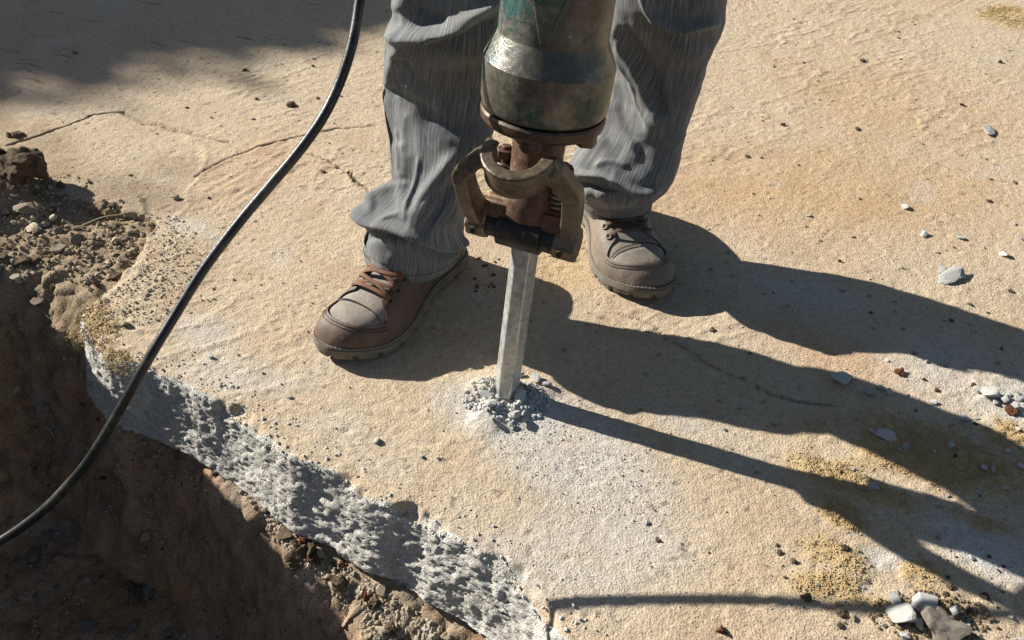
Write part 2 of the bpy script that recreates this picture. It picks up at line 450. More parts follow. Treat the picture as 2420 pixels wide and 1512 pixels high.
def srgb(r, g, b):
    c = np.array((r, g, b))/255.; return np.where(c < .04045, c/12.92, ((c+.055)/1.055)**2.4)
SX, SY, _ = P(SP); X, Y, Z = SP[..., 0], SP[..., 1], SP[..., 2]
base = np.array((.495, .392, .272))
C = np.ones(SP.shape)*base
def lay(C, m, col): return C*(1-m[..., None])+np.array(col)*m[..., None]
big = f2(X, Y, .35, 4, 81); med = f2(X, Y, .06, 4, 83)
C = lay(C, sstep(-.1, .5, big)*.4, (.46, .32, .18)); C = lay(C, sstep(.0, .5, med)*.4, (.50, .41, .29)); C = lay(C, sstep(.1, .6, -med)*.35, (.38, .27, .165))
br = lambda *a: blob(SX, SY, *a)
nz = .5+.5*f2(X, Y, .05, 4, 85); nzs = np.clip(.35+.9*nz, 0, 1)
for b, col, k in [((1950, 450, 420, 110, 5, .6), (.46, .285, .14), .55), ((2150, 250, 300, 90, 10, .6), (.46, .29, .15), .4), ((600, 400, 150, 70, -25, .5), (.45, .28, .155), .4),
                  ((1950, 830, 160, 40, 20, .6), (.47, .28, .16), .5), ((1330, 640, 90, 60, 0, .6), (.50, .34, .16), .5), ((1080, 640, 60, 30, 0, .6), (.5, .34, .16), .5),
                  ((1500, 1000, 250, 60, 20, .6), (.42, .31, .19), .4), ((200, 150, 320, 160, 0, .5), (.40, .31, .22), .4),
                  ((450, 650, 130, 50, -50, .6), (.32, .235, .15), .5), ((330, 460, 130, 45, 10, .6), (.20, .145, .10), .7), ((420, 395, 70, 30, 0, .6), (.24, .18, .125), .6),
                  ((60, 330, 120, 50, 0, .6), (.25, .18, .11), .7), ((130, 420, 90, 60, 0, .6), (.25, .18, .11), .7)]:
    C = lay(C, br(*b)*nzs*k, col)
for b, k in [((1190, 965, 150, 62, 8, .5), .95), ((1330, 1040, 180, 95, 22, .6), .75), ((1420, 1150, 270, 110, 30, .7), .45), ((1400, 1330, 200, 110, 0, .7), .45), ((1130, 1300, 120, 110, 45, .8), .35), ((1900, 690, 150, 36, 12, .6), .55),
             ((2310, 900, 210, 85, 25, .6), .6), ((2400, 960, 110, 50, 20, .6), .6), ((2330, 1290, 140, 55, 18, .5), .9), ((2020, 1245, 26, 22, 0, .5), .7), ((2040, 1310, 110, 22, 10, .5), .7), ((2400, 1350, 110, 40, 20, .5), .6),
             ((540, 885, 120, 45, 10, .7), .6), ((480, 790, 70, 40, 0, .7), .5), ((460, 540, 60, 18, 20, .6), .5), ((2050, 1330, 60, 22, 0, .5), .6), ((1730, 1090, 120, 24, 18, .6), .4), ((900, 780, 200, 50, -30, .8), .2),
             ((1650, 1010, 160, 30, 20, .7), .35), ((860, 1050, 160, 50, 30, .8), .25)]:
    C = lay(C, br(*b)*np.clip(.25+1.1*nz, 0, 1)*k, (.50, .49, .455))
sm_ = sand_mask(X, Y, SX, SY)
C = lay(C, np.clip(sm_*1.1, 0, 1)*.85, (.45, .325, .155)); C = lay(C, sm_*sstep(.1, .5, f2(X, Y, .012, 2, 87))*.4, (.33, .22, .09))
wf = np.zeros(X.shape); wf[:, :NVB+NVF+80] = wface
wf = np.clip(np.where(wf > .02, sstep(.25, .8, wf+.7*f2(X, Y, .014, 3, 89)), 0), 0, 1)
gcol = np.array((.50, .480, .43))*(1+.25*f2(X*3, Z*3+Y*3, .05, 3, 91))[..., None]; gcol = np.where(((X < -.54) & (Y > 1.0))[..., None], np.array((.40, .32, .22)), gcol)
C = C*(1-wf[..., None])+gcol*wf[..., None]
dark_crack = np.zeros(X.shape)
for pts, wd, dp in CRACKS:
    q = np.array([G(*p)[:2] for p in pts]); m = (X > q[:, 0].min()-.03) & (X < q[:, 0].max()+.03) & (Y > q[:, 1].min()-.03) & (Y < q[:, 1].max()+.03)
    xx, yy = X[m], Y[m]; d = seg_dist(xx+.006*f2(xx, yy, .03, 3, 33), yy+.006*f2(xx, yy, .03, 3, 37), q)
    dark_crack[m] = np.maximum(dark_crack[m], sstep(wd*1.1, wd*.3, d))
C = lay(C, dark_crack*.45, (.15, .11, .075))
# scattered dark crumbs trodden into the surface, and pale paste streaks
w1, w2, wi = worley(X, Y, .030, 93); C = lay(C, (wi > .86)*sstep(.14, .07, w1)*.7, (.10, .065, .04))
C = lay(C, sstep(.42, .6, f2(X*.6, Y, .05, 4, 95))*.22, (.50, .47, .42))
col_attr(slab, np.clip(C, 0, 1))
del C, SX, SY, wf, dark_crack, big, med, nz, nzs

# ------------------------------------------------------------------ soil: pit, bank and the ground beyond
def axis_pts(a, b, st, lo, hi):
    core = np.arange(a, b, st); left = a-np.geomspace(st*2, a-lo, 34)[::-1]; right = b+np.geomspace(st*2, hi-b, 34); return np.concatenate([left, core, right])
gx = axis_pts(-1.35, .42, .0045, -60, 60); gy = axis_pts(.28, 1.75, .0045, -60, 60)
GX, GY = np.meshgrid(gx, gy, indexing='ij')
FLOOR = -.40
crest = [np.array(p) for p in ((.0, 1.35), (-.50, 1.12))]+[G(*p)[:2] for p in ((228, 705), (190, 690), (120, 650), (50, 632), (-30, 625), (-120, 660))]+[np.array(p) for p in ((-1.02, .90), (-1.06, .6), (-1.10, .2), (-1.25, -.5), (-1.5, -2.6))]
pitpoly = crest+[np.array(p) for p in ((2.6, -2.6), (2.6, -1.45), (1.2, -.3), (.3, .45))]
def soil_height(x, y):
    n1 = f2(x, y, .11, 4, 101); n2_ = f2(x, y, .03, 3, 103); n3_ = f2(x, y, .010, 2, 105)
    fine = (np.abs(x) < 1.7) & (y > 0) & (y < 2.2)
    xx, yy = x+.02*f2(x, y, .14, 2, 101), y+.02*f2(x, y, .14, 2, 107)
    dc = seg_dist(xx, yy, crest); ins = inside(xx, yy, pitpoly+[pitpoly[0]])
    db = np.where(ins, dc, -dc)                        # positive inside the pit
    de = seg_dist(xx, yy, edge_w)
    insl = inside(x, y, list(edge_w)+[np.array((-3.4, 9)), np.array((9, 9)), np.array((9, -1.15))])
    de = np.where(insl, -de, de)
    bank = -.012+.010*n1+.003*n2_
    bank = bank+.075*np.exp(-(((x+1.02)/.16)**2+((y-1.33)/.20)**2))+.05*sstep(-.80, -1.15, x)*sstep(1.7, 1.2, y)
    bank = bank+.33*sstep(-.96, -1.14, x)*sstep(1.30, 1.03, y)*sstep(-1.9, -1.4, x)
    wall_b = bank+(FLOOR-bank)*sstep(-.01, .20, db)
    wslope = sstep(-.56, -.02, x-.5*(y-.6))              # the ledge of soil under the slab gets wider to the right
    led = .004+.080*wslope*(1+.5*f2(x, y, .10, 2, 111))
    zl = -THICK-.008-.05*wslope*sstep(0, .08, de)
    wall_s = zl+(FLOOR-zl)*sstep(led, led+.12, de)
    z = np.maximum(wall_b, np.where(ins, wall_s, -9))
    z = np.where(ins, z, bank)
    # under the slab: keep clear of its top, except for the dirt washed over it at upper left
    over = sstep(.10, -.02, -de)*sstep(-.55, -.72, x)*sstep(1.15, 1.3, y)
    under = np.where(insl, 1., 0.)
    on = .004+.012*n1+.010*n2_+.006*n3_-.030*(1-over)
    z = np.where(under > 0, np.where((x < -.5) & (y > 1.1), np.minimum(on, bank+.03), -THICK-.02), z)
    far = np.hypot(x, y) > 3.0
    z = np.where(insl & ~((x < -.5) & (y > 1.1)), -THICK-.025, z)
    z = np.where(far & ~ins & ~insl, -.03, z)
    rough = .005*n2_+.0028*n3_+.0025*(1-2*np.abs(f2(x, y, .022, 2, 113)))
    return z+np.where(fine, rough, .01*n1), db, de, ins, insl
GZ, DB, DE, INS, INSL = soil_height(GX, GY)
SO = np.stack([GX, GY, GZ], -1)
Ns = grid_normals(SO); Ns = np.where(Ns[..., 2:3] < 0, -Ns, Ns)
steep = sstep(.9, .5, Ns[..., 2])
disp = (.022*f3(SO, .08, 3, 21)+.007*(1-2*np.abs(f3(SO, .030, 3, 24, .6)))+.006*f3(SO, .014, 3, 26, .65)+.010*sstep(.1, .5, f3(SO, .035, 2, 30)))*np.maximum(steep, .5*INS)
SO = SO+Ns*disp[..., None]
FL2 = grid_normals(SO[:3, :3])[1, 1, 2] < 0
soil = grid_obj('ground', SO, M_soil, flip=bool(FL2)); tag(soil, kind='structure')
x, y, z = SO[..., 0], SO[..., 1], SO[..., 2]
Cs = np.ones(SO.shape)*np.array((.33, .245, .155))
nn = f2(x, y, .12, 4, 121); nm = f2(x, y, .03, 4, 123)
Cs = lay(Cs, sstep(0, .5, nn)*.5, (.33, .235, .12)); Cs = lay(Cs, sstep(0, .6, nm)*.5, (.38, .31, .22)); Cs = lay(Cs, sstep(.0, .6, -nm)*.6, (.17, .12, .075))
dp = sstep(-.05, -.16, z)
pitc = np.ones(SO.shape)*np.array((.42, .265, .16)); pitc = lay(pitc, sstep(.0, .45, f3(SO, .20, 3, 25))*.85, (.40, .21, .09)); pitc = lay(pitc, sstep(.05, .5, f3(SO, .10, 3, 26))*.8, (.32, .29, .24)); pitc = lay(pitc, sstep(.1, .5, f3(SO, .03, 3, 27))*.5, (.10, .07, .05))
Cs = Cs*(1-dp[..., None])+pitc*dp[..., None]
nearface = sstep(.2, .03, DE)*sstep(-.6, -.15, x-.4*(y-.6))*sstep(-.34, -.2, z)*INS     # pale crumbly hardcore bedded under the slab
Cs = lay(Cs, nearface*.6, (.38, .31, .22)); Cs = lay(Cs, nearface*sstep(.0, .3, f3(SO, .05, 3, 28))*.75, (.22, .13, .07)); Cs = lay(Cs, nearface*sstep(.05, .4, f3(SO, .028, 3, 29))*.7, (.44, .41, .35))
far = np.hypot(x, y) > 2.2
Cs[far & ~INS] = (.36, .27, .18)
col_attr(soil, np.clip(Cs, 0, 1))
def slab_z(x, y): return float(slab_height(np.array([x]), np.array([y]))[0])
def soil_z(x, y):
    i = np.clip(np.searchsorted(gx, x), 1, len(gx)-1); j = np.clip(np.searchsorted(gy, y), 1, len(gy)-1)
    return float(max(SO[i-1, j-1, 2], SO[i, j, 2], SO[i, j-1, 2], SO[i-1, j, 2]))
def soil_hit(px, py):
    """where the line of sight through a picture point meets the soil"""
    d = ray(px, py); d = d/np.linalg.norm(d)
    for t in np.arange(.6, 3.2, .004):
        q = _C+d*t
        if q[2] < soil_z(q[0], q[1]): return q
    return _C+d*1.5

# a wall added outside the frame, to throw shade over the upper left corner
a0 = G(0, 322); a1 = G(800, -5); wd = (a1-a0)/np.linalg.norm(a1-a0)
WH = 3.6; L2 = np.array((math.cos(AZ), -math.sin(AZ), 0))
wc = a0-L2*(WH/math.tan(EL))
ang = math.atan2(wd[1], wd[0])
m, n, l, b = mat('shade_wall_render', .9); t = tex(n, l, 'Noise', 6, 5); r = ramp(n, l, t.outputs['Fac'], [(.3, (.34, .30, .25)), (.7, (.42, .38, .32))]); l.new(r.outputs[0], b.inputs['Base Color']); M_wall = m
wall = empty('shade_wall', (wc[0], wc[1], -.05), ang); tag(wall, 'rendered wall added out of the frame to shade the upper left corner', 'wall')
mb = MB(); mb.box((1.5, .1, WH/2-.22), (5.5, .09, WH/2-.19)); mb.build('wall_face', M_wall, wall, smooth=False, bevel=.01)
mb = MB()
for k in range(22):
    hh = .05+.02*n2(np.array([k*1.7]), np.array([.3]))[0]
    mb.box((-3.75+k*.5, .1, WH-.41+hh), (.245, .14, hh))
mb.build('coping', M_wall, wall, smooth=False, bevel=.02)

# a hedge added out of view over the wall, to make its shade ragged
m, n, l, b = mat('shade_hedge_leaf', .6, base=(.05, .085, .03)); M_leaf = m
nl = 60000; hx_ = RNG.uniform(-4, 5, nl); hy_ = RNG.normal(.42, .13, nl)
topz = WH+.11+.26*f2(hx_, hx_*0, 1.1, 3, 301)+.10*f2(hx_, hy_, .35, 2, 303)
hz_ = topz-.75*RNG.random(nl)**1.3
hc = np.stack([hx_, hy_, hz_], 1); e1_ = RNG.normal(size=(nl, 3)); e1_ /= np.linalg.norm(e1_, axis=1)[:, None]; e2_ = np.cross(e1_, RNG.normal(size=(nl, 3))); e2_ /= np.linalg.norm(e2_, axis=1)[:, None]
lv = np.stack([hc-e1_*.06, hc-e2_*.03, hc+e1_*.06, hc+e2_*.03], 1)
shade_hedge = empty('shade_hedge', (wc[0], wc[1], -.05), ang); tag(shade_hedge, 'dense green hedge added out of the frame to make the shade edge ragged', 'shade_hedge')
o = mesh_from('foliage', lv.reshape(-1, 3), np.arange(nl*4).reshape(-1, 4), M_leaf, shade_hedge, smooth=False)
mb = MB()
for k in range(8): mb.sweep([(-3+k*1.3, .35, 0), (-3+k*1.3+.05, .36, 1.6), (-3+k*1.3-.04, .34, 3.1)], circ(.05, 8), up=(0, 1, 0))
mb.build('stems', M_wall, shade_hedge)

# ------------------------------------------------------------------ cloth, leather and metal materials
def denim(name='grey_denim'):
    m, n, l, b = mat(name, .85, spec=.25)
    uv = n.new('ShaderNodeUVMap'); uv.uv_map = 'UVMap'; co = uv.outputs[0]; oc = n.new('ShaderNodeTexCoord').outputs['Object']
    t = tex(n, l, 'Noise', 1, 4, .7, co, (230, 7, 1)); t2 = tex(n, l, 'Noise', 1, 2, .6, co, (520, 160, 1)); t3 = tex(n, l, 'Noise', 14, 4, .6, oc)
    r = ramp(n, l, t.outputs['Fac'], [(.34, (.066, .070, .073)), (.52, (.130, .136, .138)), (.68, (.285, .29, .29))])
    v = ramp(n, l, t2.outputs['Fac'], [(.3, .72), (.7, 1.3)]); c = mix(n, l, 1., r.outputs[0], v.outputs[0], 'MULTIPLY')
    d = ramp(n, l, t3.outputs['Fac'], [(.45, 0.), (.75, .35)]); c = mix(n, l, d.outputs[0], c, (.25, .22, .17))
    l.new(c, b.inputs['Base Color'])
    b.inputs['Sheen Weight'].default_value = .15; b.inputs['Sheen Roughness'].default_value = .5
    nb = bump(n, l, t.outputs['Fac'], .4, .0018); nb = bump(n, l, t2.outputs['Fac'], .5, .0010, nb); l.new(nb, b.inputs['Normal'])
    return m
M_denim = denim()
m, n, l, b = mat('seam_thread', .9, base=(.05, .055, .06)); M_thread = m
def leather(name, c1, c2, dust, dk, rough=.6):
    m, n, l, b = mat(name, rough, spec=.35)
    co = n.new('ShaderNodeTexCoord').outputs['Object']
    t = tex(n, l, 'Noise', 22, 5, .65, co); t2 = tex(n, l, 'Noise', 260, 3, .6, co); t3 = tex(n, l, 'Noise', 60, 5, .7, co)
    r = ramp(n, l, t.outputs['Fac'], [(.3, c1), (.7, c2)])
    d = ramp(n, l, t3.outputs['Fac'], [(.35, dk*.4), (.75, dk)]); c = mix(n, l, d.outputs[0], r.outputs[0], dust)
    v = ramp(n, l, t2.outputs['Fac'], [(.3, .85), (.7, 1.1)]); c = mix(n, l, 1., c, v.outputs[0], 'MULTIPLY')
    l.new(c, b.inputs['Base Color']); nb = bump(n, l, t3.outputs['Fac'], .25, .004); nb = bump(n, l, t2.outputs['Fac'], .25, .0006, nb); l.new(nb, b.inputs['Normal'])
    return m
M_leath = leather('brown_leather', (.060, .028, .018), (.090, .048, .032), (.19, .155, .12), .42)
M_leathd = leather('dusty_leather', (.10, .065, .048), (.15, .115, .09), (.26, .225, .18), .65)
M_plug = leather('grey_brown_nubuck', (.12, .092, .068), (.18, .15, .12), (.31, .28, .235), .7, .75)
M_sole = leather('dusty_rubber_sole', (.07, .058, .045), (.11, .095, .075), (.26, .23, .18), .6, .85)
M_lace = leather('rust_brown_lace', (.12, .05, .024), (.17, .075, .038), (.20, .14, .10), .12, .8)
M_laced = leather('dark_brown_lace', (.065, .03, .018), (.09, .045, .03), (.2, .15, .11), .25, .8)
m, n, l, b = mat('eyelet_metal', .55, .4, (.20, .165, .12)); M_eye = m
m, n, l, b = mat('eyelet_hole', .9, 0, (.012, .01, .008)); M_hole = m
m, n, l, b = mat('stitch_thread', .9, 0, (.045, .03, .02)); M_stitch = m
m, n, l, b = mat('skin_and_sock', .8, 0, (.12, .12, .12)); M_body = m

def metal(name, paint, bare, edge, pa, rough=(.3, .55), met=(.85), grime=(.05, .04, .028), ga=.5, sc=1.0, warm=None):
    """worn paint over scuffed steel with grime"""
    m, n, l, b = mat(name, .5, .8)
    co = n.new('ShaderNodeTexCoord').outputs['Object']
    t = tex(n, l, 'Noise', 26*sc, 7, .72, co); t2 = tex(n, l, 'Noise', 9*sc, 5, .6, co); t3 = tex(n, l, 'Noise', 120*sc, 5, .7, co)
    t4 = tex(n, l, 'Noise', 40*sc, 3, .6, co, (1, 1, .2)); sc_ = tex(n, l, 'Voronoi', 90*sc, co=co, mp=(1, .35, 2.2)); sc_.feature = 'DISTANCE_TO_EDGE'
    pm = ramp(n, l, t.outputs['Fac'], [(pa, 1.), (pa+.035, 0.)])
    gm = ramp(n, l, t2.outputs['Fac'], [(.38, ga), (.68, 0.05)])
    bc = ramp(n, l, t4.outputs['Fac'], [(.3, bare), (.75, edge)])
    c = mix(n, l, pm.outputs[0], bc.outputs[0], paint); c = mix(n, l, gm.outputs[0], c, grime)
    v = ramp(n, l, t3.outputs['Fac'], [(.28, .55), (.6, 1.12)]); c = mix(n, l, 1., c, v.outputs[0], 'MULTIPLY')
    dust = ramp(n, l, t3.outputs['Fac'], [(.66, 0.), (.71, .6)]); c = mix(n, l, dust.outputs[0], c, (.42, .38, .30))
    l.new(c, b.inputs['Base Color'])
    ad = n.new('ShaderNodeMath'); ad.operation = 'MAXIMUM'; l.new(pm.outputs[0], ad.inputs[0]); l.new(gm.outputs[0], ad.inputs[1])
    mt = ramp(n, l, ad.outputs[0], [(0., met), (1., .05)]); l.new(mt.outputs[0], b.inputs['Metallic'])
    rg = ramp(n, l, t3.outputs['Fac'], [(.3, rough[0]), (.7, rough[1])]); l.new(rg.outputs[0], b.inputs['Roughness'])
    nb = bump(n, l, t.outputs['Fac'], .18, .004); nb = bump(n, l, t3.outputs['Fac'], .35, .0011, nb)
    sr = ramp(n, l, sc_.outputs['Distance'], [(0., 0.), (.04, 1.)]); nb = bump(n, l, sr.outputs[0], .18, .0006, nb)
    l.new(nb, b.inputs['Normal']); return m
M_hous = metal('worn_green_painted_steel', (.03, .12, .11), (.25, .25, .21), (.42, .41, .36), .455, (.24, .46), ga=.9, grime=(.06, .052, .036))
M_ring = metal('dark_oily_steel', (.03, .028, .022), (.10, .075, .05), (.15, .10, .06), .44, (.35, .6), .6, (.05, .028, .015), .7)
M_rust = metal('rusty_brown_steel', (.085, .04, .022), (.17, .11, .07), (.24, .17, .11), .47, (.45, .75), .5, (.10, .05, .028), .6)
M_yoke = metal('worn_forged_steel', (.050, .034, .022), (.125, .093, .062), (.26, .22, .165), .46, (.32, .6), .75, (.08, .055, .032), .7)
M_black = metal('black_greasy_steel', (.012, .011, .010), (.045, .036, .028), (.10, .08, .06), .53, (.35, .75), .4, (.015, .013, .01), .8)
M_spring = metal('rusty_spring', (.10, .05, .03), (.26, .20, .14), (.40, .35, .28), .42, (.35, .6), .75, (.09, .04, .02), .4)
M_chis = metal('dusty_chisel_steel', (.42, .42, .39), (.50, .50, .47), (.66, .66, .63), .42, (.26, .42), .6, (.36, .35, .31), .3)

# ------------------------------------------------------------------ the breaker
LEAN = math.tan(math.radians(6.5)); AX0 = np.array(TIP); AX1 = V(1316, 20, TIP[1]+.54*LEAN)
ax = (AX1-AX0)/np.linalg.norm(AX1-AX0); YA = TIP[1]
axV = Vector(ax); q = Vector((0, 0, 1)).rotation_difference(axV)
def H_at(px, py):
    lo, hi = 0., .8
    for _ in range(40):
        m_ = (lo+hi)/2
        if P(AX0+ax*m_)[1] > py: lo = m_
        else: hi = m_
    return lo
MT = Matrix.Translation(Vector(AX0)) @ q.to_matrix().to_4x4()
ham = empty('jackhammer', tuple(AX0)); tag(ham, 'worn green steel jackhammer standing on its chisel between the legs of the worker', 'jackhammer')
def parent_keep(o, p):
    o.parent = p; o.matrix_parent_inverse = Matrix.Translation(-Vector(p.location)); return o
hr = H_at(1282, 256); hs = H_at(1298, 138); hn = H_at(1309, 84)
print('heights', hr, hs, hn)
prof = [(.0, hr+.001), (.040, hr+.001), (.0665, hr+.003), (.0685, hr+.006), (.0700, hr+.012), (.0707, hs-.0006), (.0702, hs+.0004), (.0592, hn), (.0583, hn+.003), (.0580, hn+.03), (.0583, hn+.10), (.060, hn+.16), (.060, hn+.30), (.052, hn+.32), (.030, hn+.33), (.0, hn+.33)]
hous = lathe('housing', prof, M_hous, None, 96, MT, angle=16); parent_keep(hous, ham)
rg = lathe('base_ring', [(.0, hr-.014), (.050, hr-.0145), (.0655, hr-.014), (.0680, hr-.011), (.0688, hr-.006), (.0690, hr-.002), (.0672, hr+.0005), (.04, hr+.0008)], M_ring, None, 96, MT, angle=30); parent_keep(rg, ham)
def loc(a, rad, h): return MT @ Vector((rad*math.cos(math.radians(a)), rad*math.sin(math.radians(a)), h))
# cast ribs on the neck: a V in front and one straight rib down the left side
mb = MB()
for a0_, a1_ in ((-128, -106), (-76, -100)):
    pts = [loc(a0_+(a1_-a0_)*t, .0585-.001*t, hn+.085-.078*t) for t in np.linspace(-.9, 1, 22)]
    ups = [(p-(AX0+ax*float((np.array(p)-AX0)@ax))) for p in map(np.array, pts)]
    mb.sweep([np.array(p) for p in pts], rbox(.0028, .0030, .5), up=np.array(ups), scale=list(np.linspace(1.2, .5, 22)))
o = mb.build('cast_rib', M_hous, None); parent_keep(o, ham)
mb = MB()
pts = [np.array(loc(198, .0545+(.010 if h < hs+.012 else 0)*max(0, 1-(h-hs)/.012 if h > hs else 1), h)) for h in np.linspace(hs-.004, hn+.28, 60)]
ups = np.array([p-(AX0+ax*float((p-AX0)@ax)) for p in pts])
mb.sweep(pts, rbox(.006, .0045, .5), up=ups); o = mb.build('side_rib', M_hous, None); parent_keep(o, ham)
# bolt lugs under the ring
for a_, rr2, hh2 in ((-20, .052, .018), (-112, .030, .026), (160, .050, .016), (70, .05, .016)):
    mb = MB(); c0 = np.array(loc(a_, rr2, hr-.010)); c1 = np.array(loc(a_, rr2, hr-.012-hh2))
    mb.sweep(np.linspace(c0, c1, 3), circ(.0125, 6 if hh2 < .02 else 16), up=(0, 1, .01)); o = mb.build('bolt', M_rust, None, bevel=.0015); parent_keep(o, ham)
# sleeve below the ring
hb = H_at(1240, 520)
slv = lathe('sleeve', [(.0, hr-.012), (.036, hr-.013), (.037, hr-.022), (.0305, hr-.028), (.0295, hr-.05), (.0300, hb+.045), (.034, hb+.038), (.036, hb+.030), (.036, hb+.012), (.0, hb+.011)], M_rust, None, 48, MT, angle=35); parent_keep(slv, ham)
# retainer: local frame turned about the axis
RA = math.radians(-21); px_ = np.array((math.cos(RA), math.sin(RA), 0)); px_ = px_-ax*(px_@ax); px_ /= np.linalg.norm(px_); py_ = np.cross(ax, px_)   # px_: along the pin, py_: away from the camera
hp = H_at(1226, 524)
def LP(a, b_, c): return AX0+ax*(hp+c)+px_*a+py_*b_
# front head flange under the springs
mb = MB(); mb.box((0, 0, 0), (1, 1, 1)); mb.v = [tuple(LP(x*.047, .006+y*.030, .026+z*.0085)) for x, y, z in mb.v]
o = mb.build('spring_plate', M_rust, None, bevel=.003); parent_keep(o, ham)
mb = MB(); mb.box((0, 0, 0), (1, 1, 1)); mb.v = [tuple(LP(x*.053, -.0245+y*.0055, .020+z*.011)) for x, y, z in mb.v]
o = mb.build('cross_bar', M_rust, None, bevel=.0025); parent_keep(o, ham)
mb = MB(); mb.box((0, 0, 0), (1, 1, 1)); mb.v = [tuple(LP(x*(.030-.004*z), .008+y*.022, .045+z*.016)) for x, y, z in mb.v]
o = mb.build('front_head', M_rust, None, bevel=.006); parent_keep(o, ham)
# pin barrel
def pin_lathe(name, prof, M, b_, c, ang=35, seg=40):
    mb = MB(); v = []
    for r, a in prof:
        for k in range(seg):
            t = 2*math.pi*k/seg; v.append(LP(a, b_+r*math.cos(t), c+r*math.sin(t)))
    n_ = len(prof); mb.add(v, [(i*seg+k, i*seg+(k+1) % seg, (i+1)*seg+(k+1) % seg, (i+1)*seg+k) for i in range(n_-1) for k in range(seg)])
    o = mb.build(name, M, None, angle=ang); parent_keep(o, ham); return o
PB, PC = -.016, -.004
pin_lathe('pin_barrel', [(0, -.0285), (.0215, -.0285), (.0232, -.0275), (.0232, .0245), (.0215, .0255), (0, .0255)], M_black, PB, PC)
pin_lathe('pin_sleeve', [(0, -.043), (.0165, -.043), (.0165, -.0287), (0, -.0287)], M_black, PB, PC)
pin_lathe('pin_sleeve', [(0, .0257), (.0180, .0257), (.0180, .042), (0, .042)], M_black, PB, PC)
# nozzle block over the chisel
mb = MB(); mb.sweep([LP(0, 0, -.026), LP(0, 0, .0), LP(0, 0, .02)], circ(.0205, 6), up=tuple(py_)); o = mb.build('chisel_collar', M_black, None, bevel=.002); parent_keep(o, ham)
# yoke: placed by sight lines at a depth given relative to the axis
def YP(x, y, dy): return V(x, y, YA+.31*LEAN+dy)
mb = MB()
def sec(path, a, b_, up=(0, 0, 1), scale=None, r=.3):
    mb.sweep(smooth_curve(path, .0015, 2), rbox(a, b_, r), up=up, scale=None)
# horseshoe ring, open to the back
cR = (YP(1226, 381, -.052)+0); ring = []
e1 = px_.copy(); e2 = np.array(py_*.93+ax*.36); e2 /= np.linalg.norm(e2); e3 = np.cross(e1, e2)
Rr = .0325
for t in np.radians(np.linspace(-196, 2, 60)): ring.append(cR+e1*Rr*math.cos(t)+e2*Rr*1.05*math.sin(t))
ring = np.array(ring)
mb.sweep(ring-e3*.003, rbox(.0046, .0155, .2), up=np.tile(e3, (len(ring), 1)))
# raised lip along the upper rim
mb.sweep(ring+e3*.0115, rbox(.0075, .0026, .3), up=np.tile(e3, (len(ring), 1)))
EL_ = LP(-.0550, PB, PC); ER_ = LP(.0540, PB, PC)
for S_, path, wa in ((1, [ring[3]-e3*.002, YP(1122, 378, -.050), YP(1094, 404, -.044), YP(1096, 420, -.042), YP(1115, 480, -.030), EL_+ax*.006, EL_-ax*.006], .0092),
                     (-1, [ring[-6]-e3*.003, YP(1302, 392, -.062), YP(1345, 448, -.056), YP(1356, 462, -.052), YP(1352, 520, -.040), ER_+ax*.010, ER_-ax*.008], .0105)):
    pth = smooth_curve(path, .002, 1)
    k_ = np.linspace(0, 1, len(pth)); sc__ = [(1.0-.1*t, 1.0+.35*t) for t in k_]
    mb.sweep(pth, rbox(wa, .0115, .12), up=tuple(py_), scale=sc__)
for E_, w_ in ((EL_, .0125), (ER_, .0135)):
    mb.sweep([E_-px_*w_, E_, E_+px_*w_], rbox(.0205, .0225, .55), up=tuple(ax))
yoke = mb.build('retainer_yoke', M_yoke, None, remesh=.0016); parent_keep(yoke, ham)
for E_ in (EL_+px_*.001, ER_-px_*.002):
    mb = MB(); c0 = E_-py_*.0222-ax*.004
    mb.sweep([c0, c0-py_*.0022], circ(.0044, 18), up=tuple(ax)); o = mb.build('roll_pin', M_yoke, None); parent_keep(o, ham)
    mb = MB(); c0 = c0-py_*.0021
    mb.sweep([c0, c0-py_*.0006], circ(.0027, 14), up=tuple(ax)); mb.build('pin_hole', M_hole, None); parent_keep(bpy.data.objects[-1] if False else COL.objects[-1], ham)
def helix(name, base, axis, r, pitch, turns, wire):
    e1 = np.cross(axis, (0, 1, 0)); e1 /= np.linalg.norm(e1); e2_ = np.cross(axis, e1); t = np.linspace(0, turns*2*math.pi, int(turns*26))
    pts = base+np.outer(np.cos(t), e1)*r+np.outer(np.sin(t), e2_)*r+np.outer(t/(2*math.pi)*pitch, axis)
    mb = MB(); mb.sweep(pts, circ(wire, 8), up=tuple(axis)); o = mb.build(name, M_spring, None, angle=180); parent_keep(o, ham); return o
helix('spring', LP(.036, -.012, .037), ax, .0095, .0062, 6, .0026); helix('spring', LP(-.036, -.004, .037), ax, .0095, .0062, 6, .0026)
for a in (.036, -.036):
    mb = MB(); b0 = LP(a, -.012 if a > 0 else -.004, .03)
    mb.sweep([b0, b0+ax*.06], circ(.0055, 14), up=tuple(py_)); mb.sweep([b0+ax*.046, b0+ax*.056], circ(.012, 6), up=tuple(py_)); o = mb.build('spring_bolt', M_rust, None, bevel=.001); parent_keep(o, ham)
mb = MB(); b0 = V(1199, 405, YA+.31*LEAN+.03); mb.sweep([b0-ax*.03, b0+ax*.012], circ(.007, 14), up=tuple(py_)); mb.sweep([b0-ax*.012, b0-ax*.004], circ(.0135, 6), up=tuple(py_)); o = mb.build('latch_bolt', M_rust, None, bevel=.001); parent_keep(o, ham)
